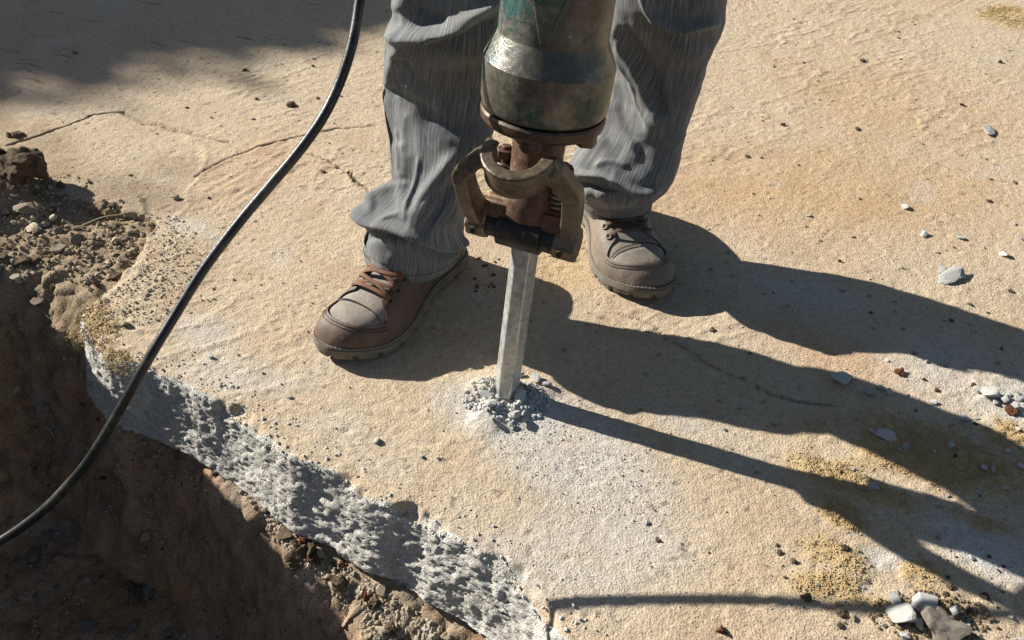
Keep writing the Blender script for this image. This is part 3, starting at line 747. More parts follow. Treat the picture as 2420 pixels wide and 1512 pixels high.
# hexagonal chisel
hx = []; R6 = .0172
prof = [(-.012, .25), (-.004, .60), (.003, .80), (.010, .90), (.022, .97), (.04, 1.0), (.12, 1.0), (hp, 1.0)]
mb = MB(); pts = [AX0+ax*h for h, s in prof]; a6 = math.radians(14)
sect = [(R6*math.cos(a6+k*math.pi/3), R6*math.sin(a6+k*math.pi/3)) for k in range(6)]
mb.sweep(pts, sect, up=(0, 1, 0), scale=[s for h, s in prof]); o = mb.build('chisel', M_chis, None, bevel=.0014, angle=25); parent_keep(o, ham)
# grip bar and handles above the frame
ht = hn+.33
mb = MB(); c = AX0+ax*(ht+.03)
mb.sweep([c-np.array((.27, 0, 0)), c-np.array((.10, 0, -.01)), c+np.array((.0, 0, .02)), c+np.array((.10, 0, -.01)), c+np.array((.27, 0, 0))], circ(.017, 16), up=(0, 1, 0))
mb.sweep([AX0+ax*(ht-.01), c+ax*.01], circ(.04, 24), up=(0, 1, 0)); o = mb.build('handle', M_ring, None, bevel=.002); parent_keep(o, ham)

# ------------------------------------------------------------------ the power cable
cp = [(1010, -420, .90), (930, -250, .91), (868, -90, .92), (850, 0, .925), (843, 60, .925), (826, 130, .925), (795, 215, .93), (760, 285, .93), (706, 362, .938), (640, 437, .945), (575, 510, .950), (515, 590, .953), (462, 665, .953), (412, 745, .95), (366, 820, .944), (322, 900, .945),
      (285, 965, .953), (246, 1033, .963), (205, 1097, .973), (160, 1150, .983), (105, 1205, .993), (55, 1245, 1.0), (0, 1280, 1.005), (-70, 1312, 1.01), (-200, 1350, 1.02), (-420, 1360, 1.04)]
pts = smooth_curve([Dp(*c) for c in cp], .006, 2); pts = pts+np.stack([.0007*n2(np.arange(len(pts))*.11, np.zeros(len(pts)), s) for s in (1, 2, 3)], 1)
m, n, l, b = mat('black_rubber', .38, spec=.5); co = n.new('ShaderNodeTexCoord').outputs['Object']
t = tex(n, l, 'Noise', 30, 6, .7, co); r = ramp(n, l, t.outputs['Fac'], [(.50, (.012, .013, .012)), (.78, (.11, .105, .085))]); l.new(r.outputs[0], b.inputs['Base Color'])
t2 = tex(n, l, 'Noise', 240, 3, .6, co); l.new(bump(n, l, t2.outputs['Fac'], .25, .001), b.inputs['Normal']); M_cable = m
mb = MB(); mb.sweep(pts, circ(.0055, 16), up=(.3, 1, .2)); cable = mb.build('power_cable', M_cable, None, angle=180)
tag(cable, 'black rubber power cable hanging in a curve from the jackhammer down into the pit', 'cable')

# ------------------------------------------------------------------ the worker
person = empty('person', (.02, 1.15, 0)); tag(person, 'person in grey jeans and brown lace up shoes standing astride the jackhammer', 'person')
def interp_rows(rows, n_):
    r = np.array(rows, float); t = np.linspace(r[0, 0], r[-1, 0], n_)
    # smooth (Catmull-like) interpolation by blurring a dense linear one
    out = []
    dense = np.linspace(r[0, 0], r[-1, 0], 900)
    for k in range(1, r.shape[1]):
        v = np.interp(dense, r[:, 0], r[:, k]); w = np.hanning(31); w /= w.sum(); vp = np.pad(v, 15, 'edge'); v = np.convolve(vp, w, 'valid'); out.append(np.interp(t, dense, v))
    return t, np.array(out).T
def trouser_leg(name, rows, folds, hem_tilt, seed):
    nr, ns = 300, 300
    t, R = interp_rows(rows, nr)
    ring = []
    for i in range(nr):
        y, (xl, xr, Y, fb, sk_) = t[i], R[i]
        L_ = V(xl, y, Y); R_ = V(xr, y, Y); c = (L_+R_)/2; a = (R_[0]-L_[0])/2
        th = np.linspace(0, 2*math.pi, ns, endpoint=False)
        X_ = c[0]+a*np.cos(th); Y_ = c[1]+a*fb*np.sin(th)-sk_*a*np.cos(th)*np.clip(-np.sin(th), 0, 1)**.7*.8; Z_ = np.full(ns, c[2])
        ring.append(np.stack([X_, Y_, Z_], 1))
    A = np.array(ring)
    # hem dips: the lowest rings follow the shoe
    k = sstep(.82, 1, np.linspace(0, 1, nr))[:, None]
    A[..., 2] += k*(hem_tilt*(A[..., 1]-A[..., 1].mean(1, keepdims=True)))
    def normals(A):
        Ap = np.concatenate([A[:, -1:], A, A[:, :1]], 1); du = np.gradient(Ap, axis=0)[:, 1:-1]; dv = np.gradient(Ap, axis=1)[:, 1:-1]
        n = np.cross(du, dv); n /= np.linalg.norm(n, axis=-1)[..., None]; c = A.mean(1, keepdims=True); s = np.sign(((A-c)*n).sum(-1).mean()); return n*s
    N = normals(A)
    disp = .0045*f3(A, .07, 3, seed)+.0028*(1-2*np.abs(f3(A*np.array((1, 1, .8)), .05, 2, seed+3)))
    A = A+N*disp[..., None]; N = normals(A)
    sx, sy, _ = P(A); view = A-_C; front = -(N*view).sum(-1)/np.linalg.norm(view, axis=-1); fr = sstep(-.15, .25, front)
    for f in folds:
        pl, w, amp = f[0], f[1], f[2]; asym = f[3] if len(f) > 3 else 1.0
        pl = smooth_curve(np.array(pl, float), 6, 2)
        jx = sx+5*n2(sx/60, sy/60, seed); jy = sy+5*n2(sx/60, sy/60, seed+5)
        d = np.full(sx.shape, 1e9); sd = np.ones(sx.shape); tp = np.zeros(sx.shape); n_ = len(pl)
        for k_, (a, b_) in enumerate(zip(pl[:-1], pl[1:])):
            e = b_-a; L2_ = e@e+1e-9; tt = np.clip(((jx-a[0])*e[0]+(jy-a[1])*e[1])/L2_, 0, 1)
            dx = jx-a[0]-tt*e[0]; dy = jy-a[1]-tt*e[1]; dd = np.hypot(dx, dy); mm = dd < d
            d = np.where(mm, dd, d); sd = np.where(mm, np.sign(e[0]*dy-e[1]*dx), sd); tp = np.where(mm, (k_+tt)/(n_-1), tp)
        ww = np.where(sd > 0, w*asym, w); ends = sstep(0, .18, tp)*sstep(1, .82, tp) if not (len(f) > 4 and f[4]) else 1
        A = A+N*(fr*ends*amp*np.exp(-(d/ww)**2))[..., None]
    # fine creases
    A = A+N*(.0011*f3(A, .018, 2, seed+8))[..., None]
    # smooth once
    A[1:-1] = .5*A[1:-1]+.25*(A[2:]+A[:-2]); A = .5*A+.25*(np.roll(A, 1, 1)+np.roll(A, -1, 1))
    return A, N
LY = [(-140, 965, 1215, 1.035, 0.85, 0.1), (-60, 945, 1212, 1.025, 0.85, 0.1), (0, 932, 1208, 1.018, 0.85, 0.2), (40, 930, 1204, 1.0169, 0.85, 0.2), (75, 917, 1200, 1.0263, 0.84, 0.2), (110, 915, 1196, 1.0525, 0.8, 0.15), (160, 911, 1186, 1.0655, 0.8, 0.15), (230, 904, 1176, 1.0692, 0.8, 0.45), (290, 912, 1164, 1.0545, 0.8, 0.75), (330, 920, 1150, 1.0408, 0.8, 0.85), (380, 926, 1128, 1.0253, 0.82, 0.8), (430, 932, 1112, 1.0143, 0.84, 0.7), (452, 905, 1106, 1.012, 0.84, 0.5), (470, 872, 1102, 1.01, 0.82, 0.4), (492, 853, 1100, 1.01, 0.8, 0.3), (515, 858, 1098, 1.012, 0.8, 0.2), (540, 876, 1096, 1.018, 0.8, 0.1), (560, 874, 1094, 1.022, 0.8, 0.05), (585, 866, 1092, 1.026, 0.82, 0), (602, 866, 1086, 1.03, 0.82, 0)]   # row, left, right, depth, depth ratio, skew
RY = [(-140, 1440, 1722, 1.155, 0.85, 0.3), (-60, 1442, 1716, 1.15, 0.85, 0.3), (0, 1445, 1704, 1.145, 0.85, 0.3), (35, 1446, 1702, 1.1484, 0.85, 0.4), (70, 1446, 1688, 1.1539, 0.85, 0.5), (110, 1446, 1672, 1.1611, 0.85, 0.6), (160, 1446, 1655, 1.1636, 0.85, 0.65), (220, 1444, 1640, 1.1569, 0.85, 0.65), (290, 1432, 1618, 1.1439, 0.85, 0.6), (330, 1402, 1607, 1.1361, 0.86, 0.5), (365, 1368, 1602, 1.1266, 0.86, 0.3), (400, 1345, 1592, 1.12, 0.86, 0.2), (425, 1350, 1578, 1.125, 0.85, 0.1), (440, 1366, 1562, 1.14, 0.85, 0.1), (455, 1368, 1545, 1.15, 0.85, 0), (475, 1372, 1540, 1.158, 0.85, 0), (492, 1380, 1536, 1.16, 0.85, 0)]
LF = [([(900, 92), (945, 82), (1010, 82), (1060, 66), (1120, 34), (1200, -12)], 15, .022, 1.2), ([(940, 112), (1010, 110), (1080, 92), (1180, 40)], 24, -.010),
      ([(975, 20), (1010, 40), (1060, 45)], 16, -.009), ([(1000, -60), (960, 0), (950, 40)], 22, .008),
      ([(890, 205), (940, 225), (985, 250), (1040, 285), (1100, 325)], 14, -.006, 1.5), 
      ([(940, 110), (925, 160), (920, 215)], 14, .006), ([(960, 140), (945, 190), (935, 220)], 12, -.004),
      ([(1080, 350), (1050, 400), (1010, 450), (985, 510), (970, 560)], 14, .008), ([(1110, 380), (1075, 430), (1040, 480), (1010, 540)], 16, -.006),
      ([(944, 420), (955, 470), (968, 530)], 16, .005), ([(945, 330), (955, 380), (950, 430)], 18, .004),
      ([(850, 500), (868, 520), (905, 535), (950, 545), (1000, 560), (1050, 575), (1085, 565)], 11, .017, .6, 1), ([(865, 556), (900, 558), (950, 568), (1000, 590), (1050, 600), (1095, 590)], 10, -.014, 1, 1), ([(985, 560), (1000, 500), (1035, 440), (1085, 385)], 5, .0035), ([(960, 540), (965, 480), (985, 420), (1000, 360)], 5, .003), ([(1015, 565), (1040, 510), (1070, 460)], 5, .0035), ([(890, 520), (920, 505), (950, 510)], 5, .003), ([(925, 130), (960, 150), (985, 200)], 6, -.002), ([(940, 90), (1000, 86), (1060, 70), (1120, 40)], 5, .004), ([(930, 300), (945, 350), (940, 410)], 5, .0025),
      ([(875, 480), (910, 490), (945, 480)], 20, -.005), ([(860, 468), (900, 450), (940, 436)], 12, .004),
      ([(1060, 440), (1075, 490), (1070, 540)], 12, .006), ([(1090, 460), (1096, 510), (1085, 560)], 12, -.006),
      ([(862, 606), (900, 628), (950, 648), (1000, 655), (1050, 640), (1095, 606)], 4, -.0022, 1, 1)]
RF = [([(1438, 40), (1462, 90), (1495, 140), (1522, 190), (1545, 250), (1560, 310), (1575, 350)], 9, .016, 5.5), ([(1470, 60), (1515, 130), (1550, 200), (1575, 280)], 14, -.008),
      ([(1510, -60), (1530, 0), (1550, 45), (1590, 66), (1640, 68), (1710, 52)], 15, .014, .7), ([(1535, 60), (1590, 95), (1650, 95), (1690, 80)], 18, -.010),
      ([(1445, 230), (1470, 300), (1500, 360), (1505, 405)], 13, .005, 2), ([(1455, 110), (1500, 190), (1530, 270), (1548, 330)], 5, .003), ([(1535, 58), (1590, 72), (1650, 70)], 5, .004), ([(1400, 395), (1440, 380), (1490, 400)], 6, .003), ([(1590, 120), (1575, 200), (1590, 290)], 7, .003),
      ([(1440, 320), (1400, 350), (1365, 400)], 18, .006), ([(1560, 340), (1590, 330), (1612, 345)], 16, .004),
      ([(1340, 405), (1380, 412), (1430, 425), (1480, 450), (1520, 462), (1555, 445), (1572, 435)], 10, .012, .6), ([(1345, 432), (1400, 440), (1450, 458), (1510, 476), (1545, 465)], 10, -.011, 1),
      ([(1385, 445), (1395, 470)], 8, .006), ([(1470, 60), (1450, 130), (1448, 200)], 12, -.004),
      ([(1372, 478), (1410, 497), (1460, 504), (1500, 498), (1540, 482)], 3.5, -.002, 1, 1)]
def uv_grid(o, nu, nv, us, vs):
    uvl = o.data.uv_layers.new(name='UVMap'); idx = np.zeros(len(o.data.loops), np.int32); o.data.loops.foreach_get('vertex_index', idx)
    i = idx//nv; j = idx % nv; u = us[j].copy(); face = np.arange(len(idx))//4
    u4 = u.reshape(-1, 4); w = (u4.max(1)-u4.min(1)) > .5; u4[w] = np.where(u4[w] < .5, u4[w]+1, u4[w])
    uvl.data.foreach_set('uv', np.stack([u4.ravel(), vs[i]], 1).astype(np.float32).ravel())
def grid_faces_wrap_cols(nu, nv):
    i = np.arange(nu-1)[:, None]; j = np.arange(nv)[None, :]; j2 = (j+1) % nv
    return np.stack(np.broadcast_arrays(i*nv+j, (i+1)*nv+j, (i+1)*nv+j2, i*nv+j2), -1).reshape(-1, 4)
for side, rows, folds, ht_, sd_ in (('l', LY, LF, .10, 5), ('r', RY, RF, .05, 8)):
    A, N = trouser_leg('trousers', rows, folds, ht_, sd_)
    # turn the hem inwards, and carry the leg on up to the hip
    hemc = A[-1].mean(0); inner = []
    for k_, (dz, sc_) in enumerate(((-.0012, .992), (-.0006, .975), (.008, .965), (.03, .955))):
        q_ = hemc+(A[-1]-hemc)*sc_; q_[:, 2] += dz; inner.append(q_)
    top = A[0]; tc = top.mean(0); hip = np.array((-.085 if side == 'l' else .125, 1.30, .90)); up_ = []
    th = np.linspace(0, 2*math.pi, A.shape[1], endpoint=False)
    for t_ in np.linspace(1, 0, 14, endpoint=False):
        c_ = tc+(hip-tc)*t_; rr3 = top-tc; rr3 = rr3*(1+.22*t_); q_ = c_+rr3; q_[:, 2] = q_[:, 2]; up_.append(q_)
    A = np.concatenate([np.array(up_), A, np.array(inner)], 0)
    nu_, nv_ = A.shape[:2]
    leg_o = mesh_from('trouser_leg', A.reshape(-1, 3), grid_faces_wrap_cols(nu_, nv_), M_denim, None)
    ln = np.r_[0, np.cumsum(np.linalg.norm(np.diff(A[:, 0], axis=0), axis=1))]
    uv_grid(leg_o, nu_, nv_, np.linspace(0, 1, nv_, endpoint=False), ln/.45)
    parent_keep(leg_o, person)
    # hem stitching: short dashes standing on the cloth
    mb = MB(); Af = A[14:-4]; sx, sy, _ = P(Af)
    k_hem = len(Af)-1; dz = .016
    for row_z in (dz,):
        for j in range(0, nv_, 3):
            p0 = None
            zt = Af[-1, j, 2]+row_z; col = Af[:, j]; kk = int(np.argmin(np.abs(col[-60:, 2]-zt)))+len(Af)-60
            j2 = (j+2) % nv_; a_ = Af[kk, j]; b_ = Af[kk, j2]; cc_ = Af[kk].mean(0)
            oa = (a_-cc_); oa[2] = 0; oa /= np.linalg.norm(oa)+1e-9
            mb.sweep([a_+oa*.0008, b_+oa*.0008], circ(.0006, 4), up=(0, 0, 1))
    o = mb.build('hem_stitching', M_thread, None); parent_keep(o, person); tag(o, kind='stuff')
# body above the frame (continuous skinned figure)
bm = bmesh.new(); bm.verts.layers.skin.verify(); J = {}
def jn(nm, p): J[nm] = bm.verts.new(p)
for nm, p in dict(pelvis=(.02, 1.32, .93), belly=(.02, 1.30, 1.08), chest=(.02, 1.24, 1.28), neck=(.02, 1.18, 1.45), head=(.02, 1.12, 1.56), crown=(.02, 1.11, 1.68),
                  hipl=(-.085, 1.30, .88), hipr=(.125, 1.30, .88), kneel=V(1065, -30, 1.04), kneer=V(1575, -30, 1.165), calfl=V(1045, 270, 1.105), calfr=V(1530, 250, 1.215), ankl=V(985, 575, 1.045), ankr=V(1462, 470, 1.175),
                  shl=(-.17, 1.20, 1.38), shr=(.21, 1.20, 1.38), ell=(-.29, 1.08, 1.12), elr=(.33, 1.08, 1.12), wrl=(-.22, .88, .93), wrr=(.30, .88, .93), hal=(-.20, .84, .90), har=(.28, .84, .90)).items(): jn(nm, p)
for a, b_ in (('pelvis', 'belly'), ('belly', 'chest'), ('chest', 'neck'), ('neck', 'head'), ('head', 'crown'), ('pelvis', 'hipl'), ('pelvis', 'hipr'), ('hipl', 'kneel'), ('hipr', 'kneer'), ('kneel', 'calfl'), ('kneer', 'calfr'), ('calfl', 'ankl'), ('calfr', 'ankr'),
              ('chest', 'shl'), ('chest', 'shr'), ('shl', 'ell'), ('shr', 'elr'), ('ell', 'wrl'), ('elr', 'wrr'), ('wrl', 'hal'), ('wrr', 'har')): bm.edges.new((J[a], J[b_]))
sk = bm.verts.layers.skin.active
RAD = dict(pelvis=.13, belly=.125, chest=.14, neck=.06, head=.085, crown=.075, hipl=.085, hipr=.085, kneel=.040, kneer=.040, calfl=.034, calfr=.034, ankl=.026, ankr=.026, shl=.06, shr=.06, ell=.045, elr=.045, wrl=.03, wrr=.03, hal=.035, har=.035)
for nm, v in J.items(): v[sk].radius = (RAD[nm], RAD[nm]*.8)
J['pelvis'][sk].use_root = True
body = bm_obj('body', bm, M_body); parent_keep(body, person)
body.modifiers.new('s', 'SKIN').use_smooth_shade = True; mm = body.modifiers.new('ss', 'SUBSURF'); mm.levels = 1; mm.render_levels = 1

# ------------------------------------------------------------------ shoes
SL = .298
S_ = np.array([0, .03, .08, .15, .25, .35, .45, .55, .65, .75, .83, .90, .95, .98, 1.0])
Wd = .95*np.array([.012, .026, .033, .036, .036, .0350, .0365, .0430, .0500, .0520, .0505, .0440, .0340, .0225, .008])
Ht = np.array([.095, .108, .115, .120, .124, .122, .112, .098, .083, .071, .064, .0565, .047, .037, .026])
def cr(x, xp, yp):
    x = np.asarray(x, float); d = np.linspace(0, 1, 400); v = np.interp(d, xp, yp); w = np.hanning(21); w /= w.sum()
    v = np.convolve(np.pad(v, 10, 'reflect', reflect_type='odd'), w, 'valid'); return np.interp(x, d, v)
def upper(s, a, off=0.0, side=1):
    """s 0 heel .. 1 toe, a 0 .. pi across (0 right, pi left); offset along an approximate normal"""
    s = np.asarray(s, float); a = np.asarray(a, float); s, a = np.broadcast_arrays(s, a)
    def pos(s, a):
        w = np.maximum(cr(s, S_, Wd), .004); h = cr(s, S_, Ht); z0 = .0185
        ex = .62+.16*sstep(.5, .9, s); cz = np.abs(np.sin(a))**(.72)
        narrow = 1-.50*sstep(.62, .30, s)*np.clip((h*cz)/.12, 0, 1)**1.1
        yy = np.sign(np.cos(a))*np.abs(np.cos(a))**ex*w*narrow
        x_ = s*SL-.006*(1-cz)*sstep(.9, 1, s)*0
        bend = side*(.010*np.sin(np.clip((s-.35)/.65, 0, 1)*math.pi)-.010*sstep(.7, 1, s))
        return np.stack([x_, -yy+bend, z0+(h-z0)*cz], -1)
    p = pos(s, a)
    if np.any(off != 0):
        e = 1e-3; du = pos(np.clip(s+e, 0, 1), a)-pos(np.clip(s-e, 0, 1), a); dv = pos(s, a+e)-pos(s, a-e)
        nn_ = np.cross(du, dv); nn_ /= np.linalg.norm(nn_, axis=-1)[..., None]+1e-12
        c = np.stack([s*SL*.9+.01, 0*s, .02+0*s], -1); sg = np.sign(((p-c)*nn_).sum(-1)); nn_ = nn_*sg[..., None]
        p = p+nn_*(off if np.isscalar(off) else off[..., None])
    return p
def make_shoe(M, side, leather_m, plug_m, lace_m, n_l, eyering, laces_style):
    """M: shoe frame to world"""
    def W(p): p = np.asarray(p); sh = p.shape; q_ = p.reshape(-1, 3)@np.array(M.to_3x3()).T+np.array(M.translation); return q_.reshape(sh)
    sh = empty('shoe', tuple(M.translation)); sh.parent = person; sh.matrix_parent_inverse = Matrix.Translation(-person.location)
    def add(o):
        o.parent = sh; o.matrix_parent_inverse = Matrix.Translation(-sh.location-person.location+person.location) ; return o
    # base: plug (vamp) and tongue
    ns_, na = 150, 70
    s = 1-(1-np.linspace(0, 1, ns_))**1.0; a = np.linspace(0, math.pi, na); Sg, Ag = np.meshgrid(s, a, indexing='ij')
    off = .0012*f2(Sg*SL, Ag*.05, .03, 2, 3+side)-.0012*np.exp(-((Sg-.808)/.012)**2)*np.sin(Ag)
    base = upper(Sg, Ag, off, side); cap = base[-1:]*1; cap = cap.mean(1, keepdims=True)*np.ones_like(cap)
    base = np.concatenate([base, base[-1:]*.4+cap*.6, cap], 0)
    add(grid_obj('vamp', W(base), plug_m))
    # outer quarters with a U shaped opening, laid over the vamp
    s0 = .24
    def g(s):        # half width of the opening, as an angle from the top
        lacew = .22+.12*sstep(.45, .72, s)
        f = np.where(s > .73, .34+.64*sstep(.73, .79, s), lacew)
        end = np.sqrt(np.clip(1-((s-.79)/.115)**2, 0, 1)); f = np.where(s > .79, .98*end, f)
        return np.where(s > .904, 0, f)
    for sgn in (1, -1):
        ss = np.concatenate([np.linspace(0, .66, 56), np.linspace(.665, .70, 24), np.linspace(.703, .87, 60), np.linspace(.871, .907, 34), np.linspace(.91, .995, 34)])
        kk = np.concatenate([[0, .004, .012], np.linspace(.03, 1, 40)]); Sg, Kg = np.meshgrid(ss, kk, indexing='ij')
        gg = g(Sg); ang_ = math.pi/2+sgn*(gg+Kg*(math.pi/2-gg))
        off = .0030+0*Sg
        off = off*np.where(Sg < .906, sstep(-.004, .006, Kg+.001), 1)+.0012*f2(Sg*SL, ang_*.045, .02, 3, 7+side)*Kg
        off = off-.0010*np.exp(-((ang_-math.pi/2-sgn*1.15)/.05)**2)*sstep(.68, .6, Sg)
        o_ = upper(Sg, ang_, off, side)
        c_ = np.broadcast_to(upper(1., math.pi/2, 0., side)*[1, 1, .8]+[.002, 0, 0], o_[-1:].shape)
        o_ = np.concatenate([o_, o_[-1:]*.5+c_*.5, c_], 0)
        add(grid_obj('quarter', W(o_), leather_m))
    # stitching
    def dashes(name, path, r=.0006, step=3):
        mb = MB(); path = W(path)
        for i in range(0, len(path)-2, step): mb.sweep([path[i], path[i+step-1]], circ(r, 4), up=(0, .3, 1))
        o = mb.build(name, M_stitch, None); o['kind'] = 'stuff'; add(o)
    for ds, da in ((.012, .10), (.024, .20)):
        ph = np.linspace(-math.pi/2, math.pi/2, 110)
        dashes('stitching', upper(.79+(.115+ds)*np.cos(ph), math.pi/2+(.98+da)*np.sin(ph), .0036, side))
    aa = np.linspace(math.pi/2-.9, math.pi/2+.9, 90); dashes('cross_stitching', upper(.815-.02*np.cos((aa-math.pi/2)*1.2), aa, .0012, side), .0010, 4)
    # eyelets and laces
    es = np.linspace(.712, .712-.058*(n_l-1), n_l); ea = .56
    for sgn in (1, -1):
        for e_ in es:
            p = upper(e_, math.pi/2+sgn*ea, .0042, side); p2 = upper(e_, math.pi/2+sgn*ea, .006, side); nn_ = (p2-p)/np.linalg.norm(p2-p)
            Pw, P2 = W(p), W(p2); nw = P2-Pw; nw /= np.linalg.norm(nw)
            t1_ = np.cross(nw, (0, 0, 1)); t1_ /= np.linalg.norm(t1_); t2_ = np.cross(nw, t1_); r0, w0 = (.0042, .0013) if eyering else (.0034, .0007)
            cpts = np.array([Pw+t1_*r0*math.cos(q_)+t2_*r0*math.sin(q_) for q_ in np.linspace(0, 2*math.pi, 20)])
            mb = MB(); mb.sweep(cpts, circ(w0, 6), up=tuple(nw), cap=False); o = mb.build('eyelet', M_eye if eyering else leather_m, None, angle=180); add(o)
            mb = MB(); mb.sweep([Pw-nw*.001, Pw+nw*.0003], circ(r0, 16), up=(0, 1, 0)); o = mb.build('eyelet_hole', M_hole, None); add(o)
    def ribbon(sa, aa, sb, ab, lift, wd=.0030):
        tt = np.linspace(0, 1, 26); s_ = sa+(sb-sa)*tt; a_ = aa+(ab-aa)*tt
        of = .0045+lift*np.sin(tt*math.pi)**.6-.004*(np.abs(tt-.5)*2)**10
        c = W(upper(s_, a_, of, side)); c2 = W(upper(s_, a_, of+.003, side)); mb = MB()
        mb.sweep(c, rbox(wd, .0009, .6), up=(c2-c)); o = mb.build('lace', lace_m, None); add(o)
    for i in range(n_l):
        A1, A2 = math.pi/2-ea, math.pi/2+ea
        if laces_style == 'cross':
            if i == 0: ribbon(es[0], A2, es[0], A1, .003)
            if i < n_l-1:
                ribbon(es[i], A2 if i % 2 else A1, es[i+1], A1 if i % 2 else A2, .0025); ribbon(es[i], A1 if i % 2 else A2, es[i+1], A2 if i % 2 else A1, .0045)
        else:
            ribbon(es[i], A1, es[i]+(.012 if i else 0), A2, .004)
            if i < n_l-1: ribbon(es[i], A2, es[i+1], A1, .001)
    # sole
    so = []; th = np.linspace(0, 1, 81); outl = []
    for sg in (1, -1):
        s_ = np.linspace(0, 1, 90); p = upper(s_, 0.0 if sg > 0 else math.pi, 0., side); outl.append(p if sg > 0 else p[::-1])
    ol = np.concatenate(outl)[:, :2]; d = np.r_[0, np.cumsum(np.hypot(*np.diff(ol, axis=0).T))]; tt = np.linspace(0, d[-1], 241)[:-1]
    ol = np.stack([np.interp(tt, d, ol[:, 0]), np.interp(tt, d, ol[:, 1])], 1)
    for _ in range(3): ol = .5*ol+.25*(np.roll(ol, 1, 0)+np.roll(ol, -1, 0))
    tg = np.roll(ol, -1, 0)-np.roll(ol, 1, 0); nn_ = np.stack([tg[:, 1], -tg[:, 0]], 1); nn_ /= np.linalg.norm(nn_, axis=1)[:, None]
    if ((ol-ol.mean(0))*nn_).sum() < 0: nn_ = -nn_
    lug = (np.arange(240) % 12 < 2)
    spring = lambda x_: .010*sstep(.80*SL, SL*1.02, x_)
    rows_ = []
    for z_, of, lg in ((.030, -.010, 0), (.0275, .0010, 0), (.0265, .0044, 0), (.0235, .0052, 0), (.0222, .0040, 0), (.0212, .0056, 0), (.0135, .0062, 0), (.0120, .0056, 1), (.0015, .0040, 1), (.0, .0022, 1), (.0, -.012, 0)):
        q_ = ol+nn_*(of-(.0045*lug if lg else 0))[:, None] if lg else ol+nn_*of
        rows_.append(np.concatenate([q_, (z_*.80+spring(q_[:, 0]))[:, None]], 1))
    rows_.append(np.broadcast_to(rows_[-1].mean(0)*[1, 1, 0]+[0, 0, .001], rows_[-1].shape)); rows_.insert(0, np.broadcast_to(rows_[0].mean(0), rows_[0].shape))
    A = np.array(rows_); f = grid_faces_wrap_cols(len(A), 240); o = mesh_from('sole', W(A).reshape(-1, 3), f, M_sole, None, smooth=False); add(o)
    pw = W(np.concatenate([ol+nn_*.0030, (.0282*.80+spring(ol[:, 0]))[:, None]], 1)); mb = MB()
    for i in range(0, 240, 2): mb.sweep([pw[i], pw[i]*.35+pw[(i+1) % 240]*.65], circ(.0007, 4), up=(0, 0, 1))
    o = mb.build('welt_stitching', M_stitch, None); o['kind'] = 'stuff'; add(o)
    return sh
def shoe_matrix(toe_px, heel_px, lift=.002):
    t_ = G(*toe_px); h_ = G(*heel_px); d_ = (t_-h_); d_[2] = 0; d_ /= np.linalg.norm(d_); h_ = t_-d_*(SL+.004)
    ang_ = math.atan2(d_[1], d_[0]); z_ = lift
    return Matrix.Translation((h_[0], h_[1], z_)) @ Matrix.Rotation(ang_, 4, 'Z')
ML = shoe_matrix((783, 862), (1078, 600)); MR = shoe_matrix((1540, 722), (1398, 478))
make_shoe(ML, 1, M_leath, M_plug, M_lace, 5, False, 'cross')
make_shoe(MR, -1, M_leathd, M_plug, M_laced, 3, True, 'bar')

# ------------------------------------------------------------------ stones, clods and crumbs
def rock_verts(seed, sub=2, rough=.22, cuts=7, flat=1.0):
    bm = bmesh.new(); bmesh.ops.create_icosphere(bm, subdivisions=sub, radius=1); rs = np.random.default_rng(seed)
    V_ = np.array([v.co[:] for v in bm.verts]); F_ = np.array([[v.index for v in f.verts] for f in bm.faces]); bm.free()
    for _ in range(cuts):
        n_ = rs.normal(size=3); n_ /= np.linalg.norm(n_); d_ = rs.uniform(.42, .80); e = V_@n_-d_; V_ -= np.outer(np.maximum(e, 0), n_)
    V_ *= (1+rough*f3(V_+seed, .7, 3, seed % 20))[:, None]; V_ *= rs.uniform(.75, 1.15, 3)*[1, 1, flat]; return V_, F_
def rock_mesh(name, seed, m, **k):
    v, f = rock_verts(seed, **k); o = mesh_from(name, v, f, m, smooth=k.get('cuts', 7) < 3); me = o.data; bpy.data.objects.remove(o); return me
ANG = {m.name: [rock_mesh('stone', s, m, sub=3, rough=.16, cuts=12, flat=.75) for s in range(30, 36)] for m in (M_white, M_grey)}
CLD = {m.name: [rock_mesh('clod', s, m, sub=4, rough=.75, cuts=4, flat=.85) for s in range(50, 55)] for m in (M_clod, M_red, M_dusty)}
PEB = {m.name: [rock_mesh('pebble', s, m, rough=.35, cuts=7, flat=.75) for s in range(70, 75)] for m in (M_pebble, M_gravel, M_dark)}
ALLM = {**ANG, **CLD, **PEB}
def put(name, mt, px, py, size, label, cat, group=None, on='slab', flat=1., rz=None, sink=.25, shape=None, el=1.):
    """size: width in picture units (2420 wide)"""
    me = ALLM[mt.name][(random.randrange(5) if shape is None else shape)]
    p = soil_hit(px, py) if on == 'soil' else G(px, py)
    if on == 'slab': p = G(px, py, slab_z(p[0], p[1]))
    dep = float((p-_C)@_F); r = size/2*dep/FPX
    o = bpy.data.objects.new(name, me); COL.objects.link(o)
    hz = r*.7*flat
    o.location = (p[0], p[1], p[2]+hz*(1-sink*1.2)); o.rotation_euler = (random.uniform(-.2, .2), random.uniform(-.2, .2), random.uniform(0, 6.28) if rz is None else rz); o.scale = (r*el, r/el**.5, r*flat)
    tag(o, label, cat, group); return o
